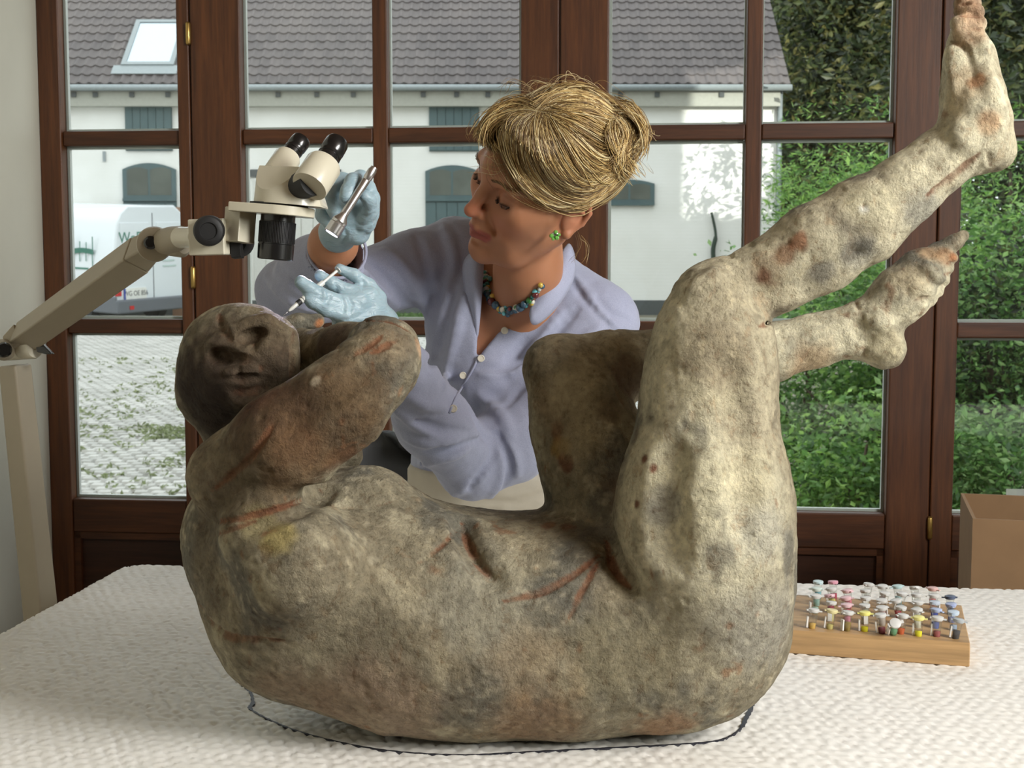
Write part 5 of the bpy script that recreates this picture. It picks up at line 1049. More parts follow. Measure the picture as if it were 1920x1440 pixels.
# ------------------------------------------------------------------ shirt
def polydist(poly):
    poly = np.array(poly, float)
    def f(p):
        q = p - CAM; d = q @ FWD; u = q @ RGT/d*FPX + 960; v = 720 - q @ UPV/d*FPX; s = np.full(len(p), 1e9); ins = np.zeros(len(p), bool)
        for i in range(len(poly)):
            a, b = poly[i], poly[(i+1) % len(poly)]; ba = b-a; t = np.clip(((u-a[0])*ba[0] + (v-a[1])*ba[1])/(ba @ ba), 0, 1)
            s = np.minimum(s, np.hypot(u - a[0] - t*ba[0], v - a[1] - t*ba[1])); cr = (a[1] > v) != (b[1] > v); ins ^= cr & (u < (b[0]-a[0])*(v-a[1])/(b[1]-a[1] + 1e-9) + a[0])
        return np.maximum(np.where(ins, -s, s)*1.95/FPX, d - 2.035)
    return f
sh = SDF()
def sl(*pts, k=30, kk=40): sh.chain([(P(a, b, d), rp(r, d)) for a, b, d, r in pts], k=k*2/FPX, kk=kk*2/FPX)
sl((868, 482, 2.06, 66), (985, 545, 2.05, 74), (1120, 604, 2.0, 68)); sl((1036, 520, 2.02, 50), (1120, 602, 2.0, 67))
sl((900, 605, 2.04, 104), (1062, 628, 2.03, 106)); sl((895, 725, 2.06, 116), (1045, 735, 2.05, 118)); sl((885, 850, 2.12, 112), (1010, 860, 2.12, 112)); sl((882, 900, 2.16, 112), (1000, 910, 2.16, 112))
sl((912, 690, 1.995, 66), (925, 712, 1.985, 68), k=50); sl((1040, 700, 1.985, 64), (1045, 715, 1.98, 66), k=50)
sl((850, 478, 2.06, 70), (770, 505, 2.03, 62), (690, 533, 2.0, 58), (600, 542, 1.965, 56), (545, 546, 1.945, 61), k=24)
sl((545, 548, 1.945, 60), (590, 512, 1.88, 60), (625, 480, 1.83, 58), k=20)
sl((1122, 606, 2.0, 68), (1040, 750, 1.96, 68), (960, 830, 1.935, 66), (885, 868, 1.915, 66), k=24); sl((885, 868, 1.915, 66), (812, 790, 1.83, 62), (760, 710, 1.755, 52), (728, 640, 1.69, 44), k=20)
base_sh = SDF(); base_sh.ops = list(sh.ops)
# folds: raised ridges and pressed valleys along lines in the picture
FOLD = [([(745, 770), (790, 800), (850, 820)], 9, 0), ([(760, 820), (810, 830), (880, 830)], 9, 0), ([(790, 870), (850, 850), (900, 815)], 10, 0), ([(850, 925), (900, 890), (925, 830)], 9, 0), ([(920, 930), (945, 880), (930, 820)], 9, 0), ([(970, 890), (960, 850), (930, 810)], 8, 0), ([(770, 745), (800, 760), (830, 765)], 7, 0),
 ([(780, 790), (830, 808), (880, 812)], 8, 1), ([(800, 850), (860, 838), (905, 822)], 8, 1), ([(880, 915), (920, 860), (928, 815)], 8, 1), ([(945, 915), (955, 870), (935, 815)], 7, 1),
 ([(500, 520), (540, 560), (600, 585)], 9, 0), ([(520, 505), (570, 545), (640, 570)], 8, 1), ([(560, 590), (620, 575), (700, 570)], 8, 0), ([(640, 500), (690, 520), (760, 590)], 9, 0), ([(690, 490), (730, 530), (775, 585)], 9, 1), ([(720, 470), (770, 520), (800, 590)], 9, 0), ([(780, 440), (800, 500), (810, 570)], 8, 1), ([(830, 420), (850, 480), (840, 560)], 9, 0), ([(850, 540), (830, 620), (800, 700)], 10, 1), ([(870, 560), (850, 650), (830, 720)], 9, 0),
 ([(1075, 527), (1100, 560), (1150, 612)], 6, 1), ([(1080, 520), (1110, 560), (1158, 615)], 6, 0), ([(1050, 590), (1010, 650), (960, 700)], 11, 0), ([(1080, 580), (1030, 640), (985, 690)], 9, 1), ([(1120, 620), (1060, 660), (1000, 700)], 9, 0), ([(985, 640), (955, 680), (935, 700)], 10, 1), ([(905, 700), (960, 690), (1020, 670)], 9, 0), ([(900, 690), (940, 690), (990, 675)], 7, 1), ([(880, 760), (900, 800), (920, 830)], 9, 1), ([(900, 740), (940, 780), (960, 820)], 9, 0), ([(1120, 560), (1150, 590), (1180, 600)], 5, 1), ([(950, 760), (980, 720), (1000, 700)], 9, 1)]
_fp = [resample(spline(q, 10), 16) for q, _, _ in FOLD]; _q, _h = cast(base_sh, np.concatenate([a[:, 0] for a in _fp]), np.concatenate([a[:, 1] for a in _fp]), 1.4, 2.6); _i = 0
for (q, r, sub), pp in zip(FOLD, _fp):
    w, h = _q[_i:_i+len(pp)], _h[_i:_i+len(pp)]; _i += len(pp); w = w[h]
    if len(w) < 3: continue
    tp_ = np.sin(np.linspace(0.3, math.pi - 0.3, len(w))); k_ = (w - CAM); k_ /= np.linalg.norm(k_, axis=1)[:, None]
    sh.chain([(a + b*(-0.002 if sub else 0.002), rp(r, 1.95)*(0.35 + 0.65*t)*(0.9 if sub else 1.1)) for a, b, t in zip(w, k_, tp_)], k=0.009, kk=0.004, sub=bool(sub))
sh.fn(polydist([(907, 440), (903, 490), (900, 560), (894, 640), (893, 664), (900, 668), (935, 624), (972, 600), (1004, 566), (1036, 520), (1058, 480), (1064, 440), (1000, 380), (930, 380)]), k=0.003, sub=True)
wr_, wd_ = P(625, 480, 1.83), P(612, 462, 1.79) - P(590, 500, 1.87); wd_ /= np.linalg.norm(wd_)
sh.cap(wr_ - wd_*0.06, wr_ + wd_*0.1, rp(48, 1.83), rp(54, 1.83), k=0.003, sub=True)                                  # open cuff round the wrist
wc_ = P(612, 474, 1.80); sh.fn(lambda p: np.maximum(-((p - wc_) @ wd_), np.linalg.norm(p - wc_, axis=1) - 0.12), k=0.003, sub=True)
zw = float(P(930, 893, 2.12)[2]); sh.fn(lambda p: np.where(p[:, 1] > 1.99, p[:, 2] - zw, 0.05), k=0.006, sub=True)
sh.coarse = base_sh.ops
V, F = grid_mesh(sh, (-0.42, 1.60, 0.78), (0.24, 2.30, 1.36), 0.0036)
N = vnormals(V, F); V = V + N*(0.0022*vnoise(V*np.array([1, 1, 0.6]), 30, 51, 3) + 0.0007*vnoise(V, 90, 52, 2))[:, None]
M['shirt'], _nt, _bs = new_mat('pale_blue_cotton'); _n = noise(_nt, 14, 4); _w = noise(_nt, 900, 2, 0.5)
_nt.links.new(mixc(_nt, 0.35, ramp(_nt, _n, [(0.3, srgb(150, 155, 180)), (0.7, srgb(164, 169, 193))]), ramp(_nt, _w, [(0.35, srgb(142, 147, 174)), (0.65, srgb(182, 187, 208))])), _bs.inputs['Base Color']); _bs.inputs['Roughness'].default_value = 0.85; _bs.inputs['Sheen Weight'].default_value = 0.2
bump(_nt, _bs, _w, 0.15, 0.0006); bump(_nt, _bs, noise(_nt, 60, 4, 0.6), 0.18, 0.004)
shirt = wear(np_obj('shirt', V, F, M['shirt'], None, True))
def sheet(name, rows, m, thick=0.0016, sub=2, parent=None):
    n = len(rows[0]); vs = [P(*q) for r in rows for q in r]; fs = [(j*n+i, j*n+i+1, (j+1)*n+i+1, (j+1)*n+i) for j in range(len(rows)-1) for i in range(n-1)]
    o = MB().add(vs, fs).build(name, m, None, smooth=True); s = o.modifiers.new('smooth', 'SUBSURF'); s.levels = s.render_levels = sub; t = o.modifiers.new('thick', 'SOLIDIFY'); t.thickness = thick; t.offset = 0
    return wear(o)
sheet('collar', [[(1064, 452, 1.985), (1040, 496, 1.945), (1010, 545, 1.915), (990, 585, 1.905)], [(1072, 460, 1.975), (1058, 505, 1.925), (1024, 562, 1.895), (994, 602, 1.895)], [(1080, 486, 1.985), (1080, 524, 1.945), (1042, 584, 1.915), (1000, 616, 1.91)]], M['shirt'])
sheet('collar', [[(908, 470, 1.97), (906, 510, 1.955), (903, 560, 1.95), (897, 630, 1.955)], [(890, 468, 1.955), (888, 512, 1.94), (890, 565, 1.94), (894, 635, 1.95)], [(866, 486, 1.985), (868, 530, 1.97), (878, 580, 1.965), (890, 640, 1.965)]], M['shirt'])
sheet('cuff', [[(568, 452, 1.80), (590, 482, 1.785), (630, 492, 1.775), (668, 484, 1.785), (690, 468, 1.80)], [(562, 462, 1.815), (586, 492, 1.80), (632, 502, 1.79), (674, 494, 1.80), (696, 478, 1.815)]], M['shirt'], 0.003, 2) if False else None
cr = np.cross(wd_, [0, 0, 1.0]); cr /= np.linalg.norm(cr); cu = np.cross(cr, wd_)
wear(MB().tube([wc_ + (wr_ - wc_) - wd_*((wr_ - wc_) @ wd_) + rp(55, 1.82)*(math.cos(t)*cr + math.sin(t)*cu) for t in np.linspace(0, 2*math.pi, 40)[:-1]], 0.0022, 8, True).build('cuff_hem', M['shirt'], None, smooth=True))
M['button'] = plain('pearl_button', (222, 216, 200), 0.25)
bpx = [(994, 606), (946, 620), (902, 672), (868, 704), (850, 766)]; bq_, _ = cast(sh, [b[0] for b in bpx], [b[1] for b in bpx], 1.4, 2.6)
for q in bq_:
    k_ = CAM - q; k_ /= np.linalg.norm(k_); wear(MB().lathe(q + k_*0.000, q + k_*0.004, [(0, .0052), (.6, .0054), (.8, .005), (.85, .0038), (.7, .0034)], 18).build('button', M['button'], None, sharp=40))
pk = resample(spline([(897, 668), (888, 690), (870, 720), (855, 745), (842, 775)], 10), 8); q, h = cast(sh, pk[:, 0], pk[:, 1], 1.4, 2.6)
wear(MB().tube(q[h], 0.0018, 6).build('placket_edge', M['shirt'], None, smooth=True))
# ------------------------------------------------------------------ trousers, shoes
tr = SDF()
def tl_(*pts, k=30): tr.chain([(P(a, b, d), rp(r, d)) for a, b, d, r in pts], k=k*2/FPX, kk=40*2/FPX)
tl_((882, 880, 2.125, 118), (1005, 885, 2.125, 120)); tl_((880, 925, 2.19, 118), (1000, 930, 2.19, 118)); tl_((875, 970, 2.25, 118), (1000, 975, 2.25, 118)); 
for dx in (-58, 60): tl_((935 + dx, 1010, 2.31, 100), (935 + dx, 1500, 2.33, 78), (935 + dx, 1850, 2.34, 60))
zt = float(P(900, 872, 2.10)[2]); tr.fn(lambda p: zt - p[:, 2], k=0.008, sub=True); tr.ops[-1] = ('f', lambda p: zt - p[:, 2], 0.008, True)
tr.fn(lambda p: p[:, 2] - 0.06, k=0.008, sub=True)
for pts in ([(790, 950), (850, 965), (930, 960)], [(800, 975), (880, 985), (990, 970)], [(880, 940), (960, 945), (1030, 925)]):
    q, h = cast(tr, [a[0] for a in pts], [a[1] for a in pts], 1.4, 2.8); q = q[h]
    if len(q) > 1: tr.chain([(a, 0.004) for a in q], k=0.012, kk=0.003, sub=True)
V, F = grid_mesh(tr, (-0.30, 2.0, 0.03), (0.22, 2.50, 1.0), 0.007)
M['trousers'] = plain('beige_cotton', (190, 182, 166), 0.9, var=0.05, scale=30, bmp=0.2); wear(np_obj('trousers', V, F, M['trousers'], None, True))
for dx in (-58, 60):
    a = P(935 + dx, 1900, 2.28); wear(MB().ball((a[0], a[1] - 0.05, 0.045), (0.045, 0.12, 0.045), 16, 10).build('shoe', plain('dark_shoe', (50, 44, 40), 0.5), None, smooth=True))
# ------------------------------------------------------------------ gloves
M['glove'], _nt, _bs = new_mat('pale_blue_nitrile'); _bs.inputs['Base Color'].default_value = srgb(150, 186, 200); _bs.inputs['Roughness'].default_value = 0.42; _bs.inputs['Subsurface Weight'].default_value = 0.1; _bs.inputs['Subsurface Scale'].default_value = 0.01
_wr = noise(_nt, 70, 3, 0.5, stretch=(1, 1, 2.2), dist=1.2); bump(_nt, _bs, _wr, 0.35, 0.005); _nt.links.new(ramp(_nt, noise(_nt, 25, 4), [(0.3, srgb(140, 164, 176)), (0.7, srgb(160, 183, 193))]), _bs.inputs['Base Color'])
def glove(name_label, chains, wr, box_lo, box_hi, wrinkles=()):
    g = SDF()
    for k, pts in chains: g.chain([(P(a, b, d), rp(r, d)) for a, b, d, r in pts], k=k*1.7/FPX, kk=6*1.7/FPX)
    for pts in wrinkles:
        q, h = cast(g, [a[0] for a in pts], [a[1] for a in pts], 1.3, 2.2); q = q[h]
        if len(q) > 1: g.chain([(a, 0.0011) for a in q], k=0.003, kk=0.002, sub=True)
    V, F = grid_mesh(g, box_lo, box_hi, 0.0019); N = vnormals(V, F); V = V + N*(0.0005*vnoise(V, 110, 61, 2))[:, None]
    o = wear(np_obj('glove', V, F, M['glove'], None, True)); o['label'] = name_label; return g
pl0, pl1 = P(500, 660, 1.5), P(790, 470, 1.75)
glove('pale blue glove holding a syringe', [
 (8, [(735, 640, 1.69, 32), (716, 606, 1.645, 31), (692, 578, 1.62, 32), (668, 568, 1.605, 29)]), (10, [(690, 600, 1.62, 26), (655, 594, 1.60, 24), (640, 606, 1.60, 18)]),
 (7, [(672, 566, 1.60, 22), (640, 570, 1.585, 16.5), (600, 553, 1.57, 14.5), (578, 540, 1.563, 13), (564, 529, 1.56, 12.5)]),
 (5, [(690, 556, 1.61, 22), (656, 548, 1.598, 14.5), (622, 531, 1.588, 12.5), (600, 517, 1.584, 11)]),
 (5, [(705, 560, 1.625, 20), (692, 536, 1.615, 13), (664, 516, 1.603, 11.5), (637, 504, 1.596, 9.5)]),
 (6, [(690, 596, 1.61, 24), (650, 590, 1.585, 17), (612, 580, 1.572, 14), (586, 566, 1.566, 12.5), (578, 560, 1.564, 11)]),
 (5, [(700, 612, 1.63, 22), (664, 606, 1.60, 15), (640, 600, 1.59, 13), (628, 590, 1.59, 12)])], None, np.minimum(pl0, pl1) - 0.04, np.maximum(pl0, pl1) + 0.06,
 [[(640, 556), (646, 570), (644, 584)], [(652, 558), (660, 572), (656, 588)], [(612, 545), (618, 556), (612, 568)], [(600, 540), (604, 550), (600, 560)], [(690, 590), (670, 596), (650, 600)], [(700, 575), (680, 588), (660, 594)], [(676, 520), (682, 530), (680, 540)], [(628, 528), (632, 538), (630, 546)]])
pr0, pr1 = P(580, 490, 1.62), P(720, 300, 1.82)
glove('blue glove holding a small torch', [
 (10, [(634, 437, 1.755, 37), (650, 420, 1.735, 36), (655, 395, 1.725, 34)]), (8, [(668, 432, 1.73, 28), (684, 410, 1.72, 22), (690, 385, 1.715, 18)]),
 (5, [(686, 352, 1.725, 14), (676, 334, 1.705, 15), (662, 340, 1.685, 15.5), (654, 358, 1.675, 15), (649, 369, 1.672, 13.5)]),
 (5, [(686, 420, 1.715, 18), (694, 396, 1.70, 14), (693, 376, 1.685, 12.5), (684, 367, 1.678, 11.5)]),
 (5, [(668, 344, 1.735, 15), (640, 338, 1.73, 15), (622, 352, 1.72, 15), (618, 378, 1.71, 14), (628, 398, 1.705, 13)]),
 (5, [(650, 360, 1.74, 16), (622, 360, 1.745, 16), (606, 378, 1.735, 15), (606, 404, 1.725, 14), (620, 420, 1.72, 13)]),
 (6, [(690, 350, 1.73, 14), (698, 372, 1.725, 14), (696, 400, 1.72, 16)])], None, np.minimum(pr0, pr1) - 0.04, np.maximum(pr0, pr1) + 0.04,
 [[(672, 420), (686, 424), (698, 416)], [(668, 432), (684, 436), (694, 428)], [(680, 404), (692, 406), (702, 400)], [(650, 352), (660, 356), (668, 352)], [(640, 420), (650, 440), (640, 456)]])
gc_ = P(606, 470, 1.80)
wear(MB().tube([gc_ + rp(36, 1.8)*(math.cos(t)*cr + math.sin(t)*cu) for t in np.linspace(0, 2*math.pi, 40)[:-1]], 0.0024, 8, True).build('glove_cuff', M['glove'], None, smooth=True)) if False else None
# ------------------------------------------------------------------ torch, syringe
M['steel'] = plain('brushed_aluminium', (206, 204, 204), 0.26, 0.95, var=0.04, scale=60)
t0, t1 = P(622, 438, 1.662), P(702, 314, 1.672); torch = empty('pen_torch', tuple(t0)); tag(torch, 'small silver metal pen torch held in the raised glove', 'torch'); TI = Matrix.Translation(torch.location).inverted()
def tpart(mb, nm, m, **kw): o = mb.build(nm, m, torch, **kw); o.matrix_parent_inverse = TI; return o
tpart(MB().lathe(t0, t1, [(0, .0098), (.01, .0104), (.14, .0104), (.15, .0098), (.17, .0098), (.18, .0102), (.20, .0098), (.27, .0056), (.31, .0053), (.80, .0053), (.81, .0049)], 32), 'barrel', M['steel'], sharp=30)
tpart(MB().lathe(t0 + (t1-t0)*.805, t1, [(0, .0048), (.2, .0058), (.75, .0058), (.85, .0048), (1, .0046)], 24), 'tail_cap', M['steel'], sharp=30)
m_, nt_, bs_ = new_mat('lit_bulb'); bs_.inputs['Emission Color'].default_value = (0.85, 0.85, 1, 1); bs_.inputs['Emission Strength'].default_value = 3.0
ax_ = (t1-t0)/np.linalg.norm(t1-t0); tpart(MB().lathe(t0 - ax_*0.0004, t0 + ax_*0.001, [(0, .0085), (1, .0085)], 24), 'lens', m_, sharp=30)
sp_l = bpy.data.lights.new('torch_light', 'SPOT'); sp_l.energy = 5.0; sp_l.spot_size = math.radians(24); sp_l.spot_blend = 0.6; sp_l.color = (0.82, 0.78, 1.0); sp_l.shadow_soft_size = 0.006
so = bpy.data.objects.new('torch_light', sp_l); COL.objects.link(so); so.location = t0 - ax_*0.004; so.rotation_euler = (Vector(P(512, 600, 1.45)) - Vector(so.location)).to_track_quat('-Z', 'Y').to_euler(); so.parent = torch; so.matrix_parent_inverse = TI
s0_, s1_ = P(531, 592, 1.545), P(634, 506, 1.588); syr = empty('syringe', tuple(s0_)); tag(syr, 'thin clear syringe held between blue gloved fingers', 'syringe'); SI = Matrix.Translation(syr.location).inverted()
def spart(mb, nm, m, **kw): o = mb.build(nm, m, syr, **kw); o.matrix_parent_inverse = SI; return o
at_ = lambda t: s0_ + (s1_ - s0_)*t
M['syr'] = plain('clear_syringe_plastic', (214, 214, 208), 0.2, var=0.02)
spart(MB().lathe(at_(0), at_(.12), [(0, .0003), (1, .0005)], 8), 'needle', M['steel'], smooth=True); spart(MB().lathe(at_(.10), at_(.24), [(0, .001), (.3, .0022), (1, .0024)], 14), 'hub', M['syr'], sharp=40)
spart(MB().lathe(at_(.24), at_(.72), [(0, .0026), (.04, .0034), (1, .0034)], 18), 'barrel', M['syr'], sharp=40); spart(MB().lathe(at_(.25), at_(.31), [(0, .0036), (1, .0036)], 18), 'plunger_seal', M['black_matt'], sharp=40)
for i in range(6): spart(MB().lathe(at_(.34 + .05*i), at_(.348 + .05*i), [(0, .0036), (1, .0036)], 18), 'scale_mark', M['black_matt'], sharp=40)
spart(MB().lathe(at_(.72), at_(1), [(0, .0018), (.97, .0018), (.971, .005), (1, .005)], 14), 'plunger', M['syr'], sharp=40)
# ------------------------------------------------------------------ necklace, earring
nk_ = empty('bead_necklace', tuple(P(950, 585, 1.95))); tag(nk_, 'necklace of turquoise, white and dark red beads', 'necklace'); NI = Matrix.Translation(nk_.location).inverted()
pp = resample(spline([(911, 512), (910, 522), (909, 532), (914, 552), (928, 570), (950, 582), (975, 576), (996, 560), (1014, 538)], 40), 8.0); q, h = cast(bd, pp[:, 0], pp[:, 1], 1.4, 2.6)
BC = [plain('bead_%d' % i, c, 0.15, coat=0.5) for i, c in enumerate(((70, 160, 160), (216, 214, 200), (96, 36, 40), (40, 110, 100), (210, 180, 80), (190, 200, 196), (60, 90, 110), (110, 190, 200), (60, 130, 70)))]
nb2 = MB().tube(q[h], 0.0008, 6); o = nb2.build('thread', M['black_matt'], nk_, smooth=True); o.matrix_parent_inverse = NI
for i, (a, ok) in enumerate(zip(q, h)):
    if not ok: continue
    k_ = CAM - a; k_ /= np.linalg.norm(k_)
    for j in range(2):
        r = random.choice((0.0032, 0.0042, 0.0052, 0.0066 if j == 0 else 0.004)); o = MB().ball(a + k_*r*0.8 + RNG.normal(size=3)*0.0025*(j + .3), r, 10, 7).build('bead', random.choice(BC), nk_, smooth=True); o.matrix_parent_inverse = NI
er = empty('earring', tuple(hl(-0.080, -0.001, -0.038))); tag(er, 'green crystal cluster earring on the ear', 'earring'); EI = Matrix.Translation(er.location).inverted()
m_g = plain('green_crystal', (120, 190, 90), 0.05, coat=1.0); eq = P(1040, 440, 1.80)
for dx, dy, r in ((-6, 2, 4.5), (4, 6, 4.5), (2, -5, 4.2), (-3, 8, 3.4), (8, 0, 3.4)): o = MB().ball(P(1040 + dx, 440 + dy, 1.803), rp(r, 1.8), 6, 4).build('crystal', m_g, er); o.matrix_parent_inverse = EI
o = MB().ball(P(1041, 441, 1.807), (rp(8, 1.8), 0.002, rp(8, 1.8)), 10, 6).build('setting', M['steel'], er, smooth=True); o.matrix_parent_inverse = EI
# ------------------------------------------------------------------ hair: a close cap with many strands swept to a loose bun
hr = SDF()
hr.ell(hl(0, -0.026, 0.052), (0.083, 0.102, 0.090), HR, 0.01); hr.ell(hl(-0.012, 0.030, 0.078), (0.062, 0.060, 0.050), HR, 0.02)
hr.fn(lambda p: (lambda q: np.maximum(0.86*(0.046 - q[:, 1]) + 0.52*(q[:, 2] - 0.034), -(0.12 - np.linalg.norm(q - np.array([0, 0.1, -0.02]), axis=1))))((p - HC) @ HR), k=0.012, sub=True)
hr.fn(lambda p: (lambda q: 0.9*(q[:, 2] - 0.030) - 0.62*(q[:, 1] + 0.012))((p - HC) @ HR), k=0.012, sub=True)
hr.ell(hl(0.004, -0.126, 0.058), (0.030, 0.024, 0.034), HR, 0.02)
hb = SDF(); hb.ops = list(hr.ops) + bd.ops[HEAD0:]
gu, gv = np.arange(872, 1236, 5.0), np.arange(140, 512, 5.0)
c_ = hl(0, -0.03, 0.05)
_a, _b = np.meshgrid(gu, gv, indexing='ij'); _q, _h = cast(hb, _a.ravel(), _b.ravel(), 1.6, 2.2, 45); DEP = ((_q - CAM) @ FWD).reshape(_a.shape); HIT = _h.reshape(_a.shape)
def depth_at(u, v):
    x = np.clip((u - gu[0])/5, 0, len(gu)-1.001); y = np.clip((v - gv[0])/5, 0, len(gv)-1.001); i, j = x.astype(int), y.astype(int); a, b = x-i, y-j
    d = DEP[i, j]*(1-a)*(1-b) + DEP[i+1, j]*a*(1-b) + DEP[i, j+1]*(1-a)*b + DEP[i+1, j+1]*a*b
    return d, HIT[i, j] & HIT[i+1, j] & HIT[i, j+1] & HIT[i+1, j+1]
V, F = grid_mesh(hr, c_ - 0.16, c_ + 0.16, 0.0026); N = vnormals(V, F)
hcol = np.tile(C3(116, 90, 56), (len(V), 1))*(1 + 0.35*vnoise(V*np.array([1, 1, 1]), 160, 71, 3))[:, None]
M['hair'], _nt, _bs, _ = vcol_mat('blond_hair', 0.42, (), spec=0.5)
hair = wear(np_obj('hair', V + N*(0.002*vnoise(V, 120, 72, 2))[:, None], F, M['hair'], None, True, hcol)); hair['label'] = 'messy blond hair in a loose bun'
def strands(name, C, rad, cols):
    """C: (n, m, 3) curves as thin three-sided tubes"""
    n, m, _ = C.shape; T = np.gradient(C, axis=1); T /= np.linalg.norm(T, axis=2)[..., None] + 1e-12
    q = np.array([0.31, -0.85, 0.42]); A = np.cross(T, q); A /= np.linalg.norm(A, axis=2)[..., None] + 1e-12; Bv = np.cross(T, A)
    tp = np.concatenate([[0.5], np.ones(m-3), [0.7, 0.25]])[None, :, None]*rad[:, None, None]
    R = np.stack([C + tp*(math.cos(w)*A + math.sin(w)*Bv) for w in (0, 2.094, 4.189)], 2)        # n, m, 3, 3
    idx = np.arange(n*m*3).reshape(n, m, 3); Fs = []
    for k in range(3): k2 = (k+1) % 3; Fs.append(np.stack([idx[:, :-1, k], idx[:, :-1, k2], idx[:, 1:, k2], idx[:, 1:, k]], -1).reshape(-1, 4))
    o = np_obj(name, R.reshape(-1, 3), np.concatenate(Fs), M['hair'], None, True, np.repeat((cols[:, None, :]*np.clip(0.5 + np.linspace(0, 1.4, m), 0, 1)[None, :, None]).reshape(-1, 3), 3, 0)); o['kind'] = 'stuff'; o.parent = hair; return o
PAL = np.array([C3(*c) for c in ((214, 188, 130), (196, 166, 108), (168, 136, 84), (132, 104, 64), (236, 218, 170), (150, 122, 78), (110, 86, 54))])
def hcols(n): return PAL[RNG.integers(0, len(PAL), n)]*(0.75 + 0.45*RNG.random(n))[:, None]
# all round: strands that run over the cap to the bun
def gradf(f, p, e=0.001): return np.stack([f(p + np.eye(3)[a]*e) - f(p - np.eye(3)[a]*e) for a in range(3)], 1)/(2*e)
cap = SDF(); cap.ops = hr.ops
ns = 1500; vi = RNG.integers(0, len(V), ns*3); p = V[vi]; keep = np.linalg.norm(p - hl(0.004, -0.13, 0.06), axis=1) > 0.03; p = p[keep][:ns].copy(); tgt = hl(0.004, -0.125, 0.07) + RNG.normal(size=p.shape)*0.012
ph = RNG.random(len(p))*0.004 + 0.0008; path = []
for i in range(13):
    g = gradf(cap, p); g /= np.linalg.norm(g, axis=1)[:, None] + 1e-9; p = p - g*(cap(p) - ph)[:, None]; path.append(p.copy())
    t = tgt - p; L0 = np.linalg.norm(t, axis=1)[:, None]; t = t - g*(t*g).sum(1)[:, None]; t /= np.linalg.norm(t, axis=1)[:, None] + 1e-9; p = p + t*np.minimum(0.0095, L0*0.4) + RNG.normal(size=p.shape)*0.0006
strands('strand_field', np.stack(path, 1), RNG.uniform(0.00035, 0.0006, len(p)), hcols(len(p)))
def locks(guides, n, spread, lift, rad=(0.0004, 0.00065), dflt=1.84, m=16, seed=0):
    """strands between neighbouring guide lines of the picture, laid on the head and lifted off it"""
    G = np.stack([spline(g, m) for g in guides]); k = len(guides)
    u = RNG.random(n)*(k-1) if k > 1 else np.zeros(n); i = np.minimum(u.astype(int), max(k-2, 0)); f = (u - i)[:, None, None]
    c2 = G[i]*(1-f) + (G[np.minimum(i+1, k-1)]*f if k > 1 else 0)
    j0 = RNG.normal(size=(n, 1, 2))*spread; j1 = RNG.normal(size=(n, 1, 2))*spread; tt = np.linspace(0, 1, m)[None, :, None]; c2 = c2 + j0*(1-tt) + j1*tt*1.3 + np.sin(tt*RNG.uniform(2, 7, (n, 1, 1)) + RNG.random((n, 1, 1))*6)*spread*0.9
    dep, h = depth_at(c2[..., 0], c2[..., 1]); dep = np.where(h, dep, np.nan); out = np.empty((n, m, 3))
    for s in range(n):
        d = dep[s]; ok = ~np.isnan(d)
        d = np.interp(np.arange(m), np.nonzero(ok)[0], d[ok]) if ok.any() else np.full(m, dflt)
        for _ in range(3): d[1:-1] = np.minimum(d[1:-1], (d[:-2] + d[2:])/2*0.5 + d[1:-1]*0.5)
        lf = lift*(0.3 + 0.9*RNG.random())*np.sin(np.linspace(0.35, math.pi-0.35, m)) + 0.002
        d = d - lf; out[s] = CAM + d[:, None]*((c2[s, :, 0]-960)[:, None]/FPX*RGT + (720 - c2[s, :, 1])[:, None]/FPX*UPV + FWD)
    return out, RNG.uniform(rad[0], rad[1], n), hcols(n)
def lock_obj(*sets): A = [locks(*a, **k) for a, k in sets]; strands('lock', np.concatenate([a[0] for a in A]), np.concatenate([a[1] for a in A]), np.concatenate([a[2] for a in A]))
PT = (1010, 215)
# fringe swept from the parting down over the temple to the ear
lock_obj((([[(1000, 212), (950, 228), (938, 262), (958, 320), (1000, 368), (1060, 388), (1120, 362)], [(1005, 212), (968, 235), (962, 280), (985, 335), (1030, 372), (1080, 382), (1135, 345)], [(1010, 212), (990, 245), (995, 300), (1025, 350), (1070, 372), (1110, 366), (1150, 325)], [(1016, 212), (1015, 255), (1030, 310), (1062, 348), (1100, 356), (1130, 340), (1160, 300)], [(1022, 210), (1045, 250), (1070, 295), (1095, 325), (1120, 325), (1145, 305), (1165, 270)]], 1300, 5, 0.012), {}))
lock_obj((([[(1030, 208), (1062, 262), (1088, 312), (1112, 345), (1140, 340)], [(1034, 210), (1075, 268), (1105, 308), (1130, 318), (1155, 300)], [(1036, 212), (1080, 255), (1115, 285), (1140, 292), (1162, 280)]], 500, 6, 0.014), {}))
# top: swept back from the parting to the bun
lock_obj((([[(1022, 210), (1060, 235), (1095, 262), (1130, 280), (1160, 275)], [(1020, 206), (1065, 200), (1110, 205), (1145, 225), (1168, 250)], [(1016, 202), (1060, 176), (1105, 178), (1140, 200), (1170, 235)], [(1000, 200), (1040, 168), (1090, 165), (1135, 190), (1172, 225)]], 800, 6, 0.013), {}))
# forelock over the forehead to the far side
lock_obj((([[(1012, 208), (970, 192), (930, 208), (905, 235), (888, 250)], [(1010, 210), (965, 205), (925, 225), (910, 255), (915, 272)], [(1008, 212), (960, 215), (930, 240), (925, 265), (935, 280)], [(1015, 205), (985, 182), (950, 188), (920, 215), (900, 240)]], 420, 5, 0.010), {}))
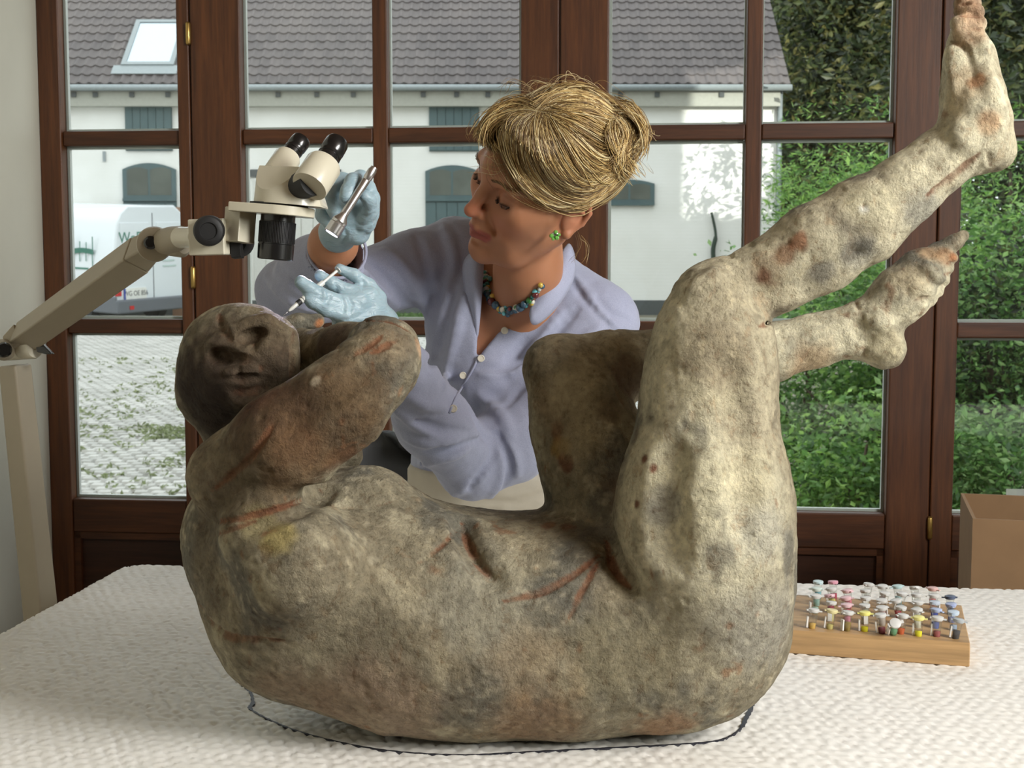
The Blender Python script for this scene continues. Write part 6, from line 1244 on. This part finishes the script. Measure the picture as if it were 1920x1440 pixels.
# bun with loose loops and ends
bun = [[(1150, 205), (1178, 215), (1196, 240), (1190, 270), (1165, 285), (1145, 268)], [(1140, 225), (1165, 225), (1180, 248), (1172, 272), (1150, 275), (1140, 255)], [(1160, 215), (1150, 245), (1155, 275), (1170, 300), (1178, 318)], [(1165, 230), (1175, 260), (1168, 290), (1160, 310), (1175, 326)], [(1150, 200), (1185, 205), (1203, 235), (1202, 262), (1190, 285)]]
lock_obj(*[(([b], 130, 7, 0.02), {'dflt': 1.95}) for b in bun])
# flyaway hairs
fly = [[(1000, 190), (985, 165), (960, 160), (940, 172)], [(1030, 185), (1050, 160), (1075, 155), (1090, 165)], [(1020, 190), (1040, 165), (1010, 152), (985, 168)], [(1080, 180), (1100, 160), (1118, 168), (1120, 190)], [(930, 215), (905, 225), (890, 245), (887, 262)], [(935, 250), (930, 275), (950, 320), (965, 355)], [(940, 300), (930, 312), (915, 308), (905, 310)], [(1085, 440), (1100, 455), (1102, 475), (1092, 490)], [(1082, 435), (1090, 460), (1085, 482), (1075, 492)], [(1170, 290), (1185, 310), (1195, 322), (1180, 300)], [(1190, 240), (1205, 240), (1215, 246), (1222, 244)], [(1105, 190), (1125, 175), (1140, 185), (1150, 200)], [(955, 345), (975, 372), (1000, 384), (1025, 388)], [(930, 260), (928, 300), (935, 330), (950, 350)]]
lock_obj(*[(([b], 4 if b[0][1] > 400 else 12, 3 if b[0][1] > 400 else 9, 0.006), {'rad': (0.00018, 0.0003), 'dflt': 1.87}) for b in fly])
# lashes and brows, rooted on the skin
hd = SDF(); hd.ops = bd.ops[HEAD0:]
def on_skin(q, off):
    p = np.array([hl(*a) for a in q])
    for _ in range(3): g = gradf(hd, p, 0.0006); g /= np.linalg.norm(g, axis=1)[:, None] + 1e-9; p = p - g*hd(p)[:, None]
    return p + g*off, g
def loc(v): return HR @ np.array(v)
la = []
for sx in (-1, 1):
    t = np.linspace(0, 1, 44); q = np.stack([(0.0185 + 0.0275*t)*sx, 0.0805 + 0.0055*np.sin(math.pi*np.minimum(1, t*1.1)) - 0.005*t, 0.0056 + 0.0025*np.abs(t-.45)], 1)
    p, g = on_skin(q, 0.0002)
    for a, n in zip(p, g): la.append([a, a + n*0.0020 + loc((0.0006*sx, 0, -0.0018)), a + n*0.0038 + loc((0.0012*sx, 0, -0.0020)), a + n*0.0054 + loc((0.0016*sx, 0, -0.0008))])
    for i in range(len(p)-3): la.append(list(p[i:i+4] + g[i:i+4]*0.0002))
strands('lashes', np.array(la), np.full(len(la), 0.00026), np.tile(C3(30, 20, 16), (len(la), 1)))
br_ = []
for sx in (-1, 1):
    t = RNG.random(150); q = np.stack([(0.013 + 0.036*t)*sx, 0.092 - 0.004*t - 0.014*t*t, 0.035 + 0.008*t - 0.005*t*t + RNG.uniform(-.0022, .0022, 150)], 1); p, g = on_skin(q, 0.0004)
    for a, n, tt in zip(p, g, t): b = loc((0.0065*sx, -0.001 - 0.004*tt, 0.0012 - 0.003*tt)); b = b - n*(b @ n); br_.append([a, a + b*.33 + n*.0004, a + b*.66 + n*.0004, a + b])
strands('eyebrows', np.array(br_), np.full(len(br_), 0.00026), np.tile(C3(128, 92, 58), (len(br_), 1)))
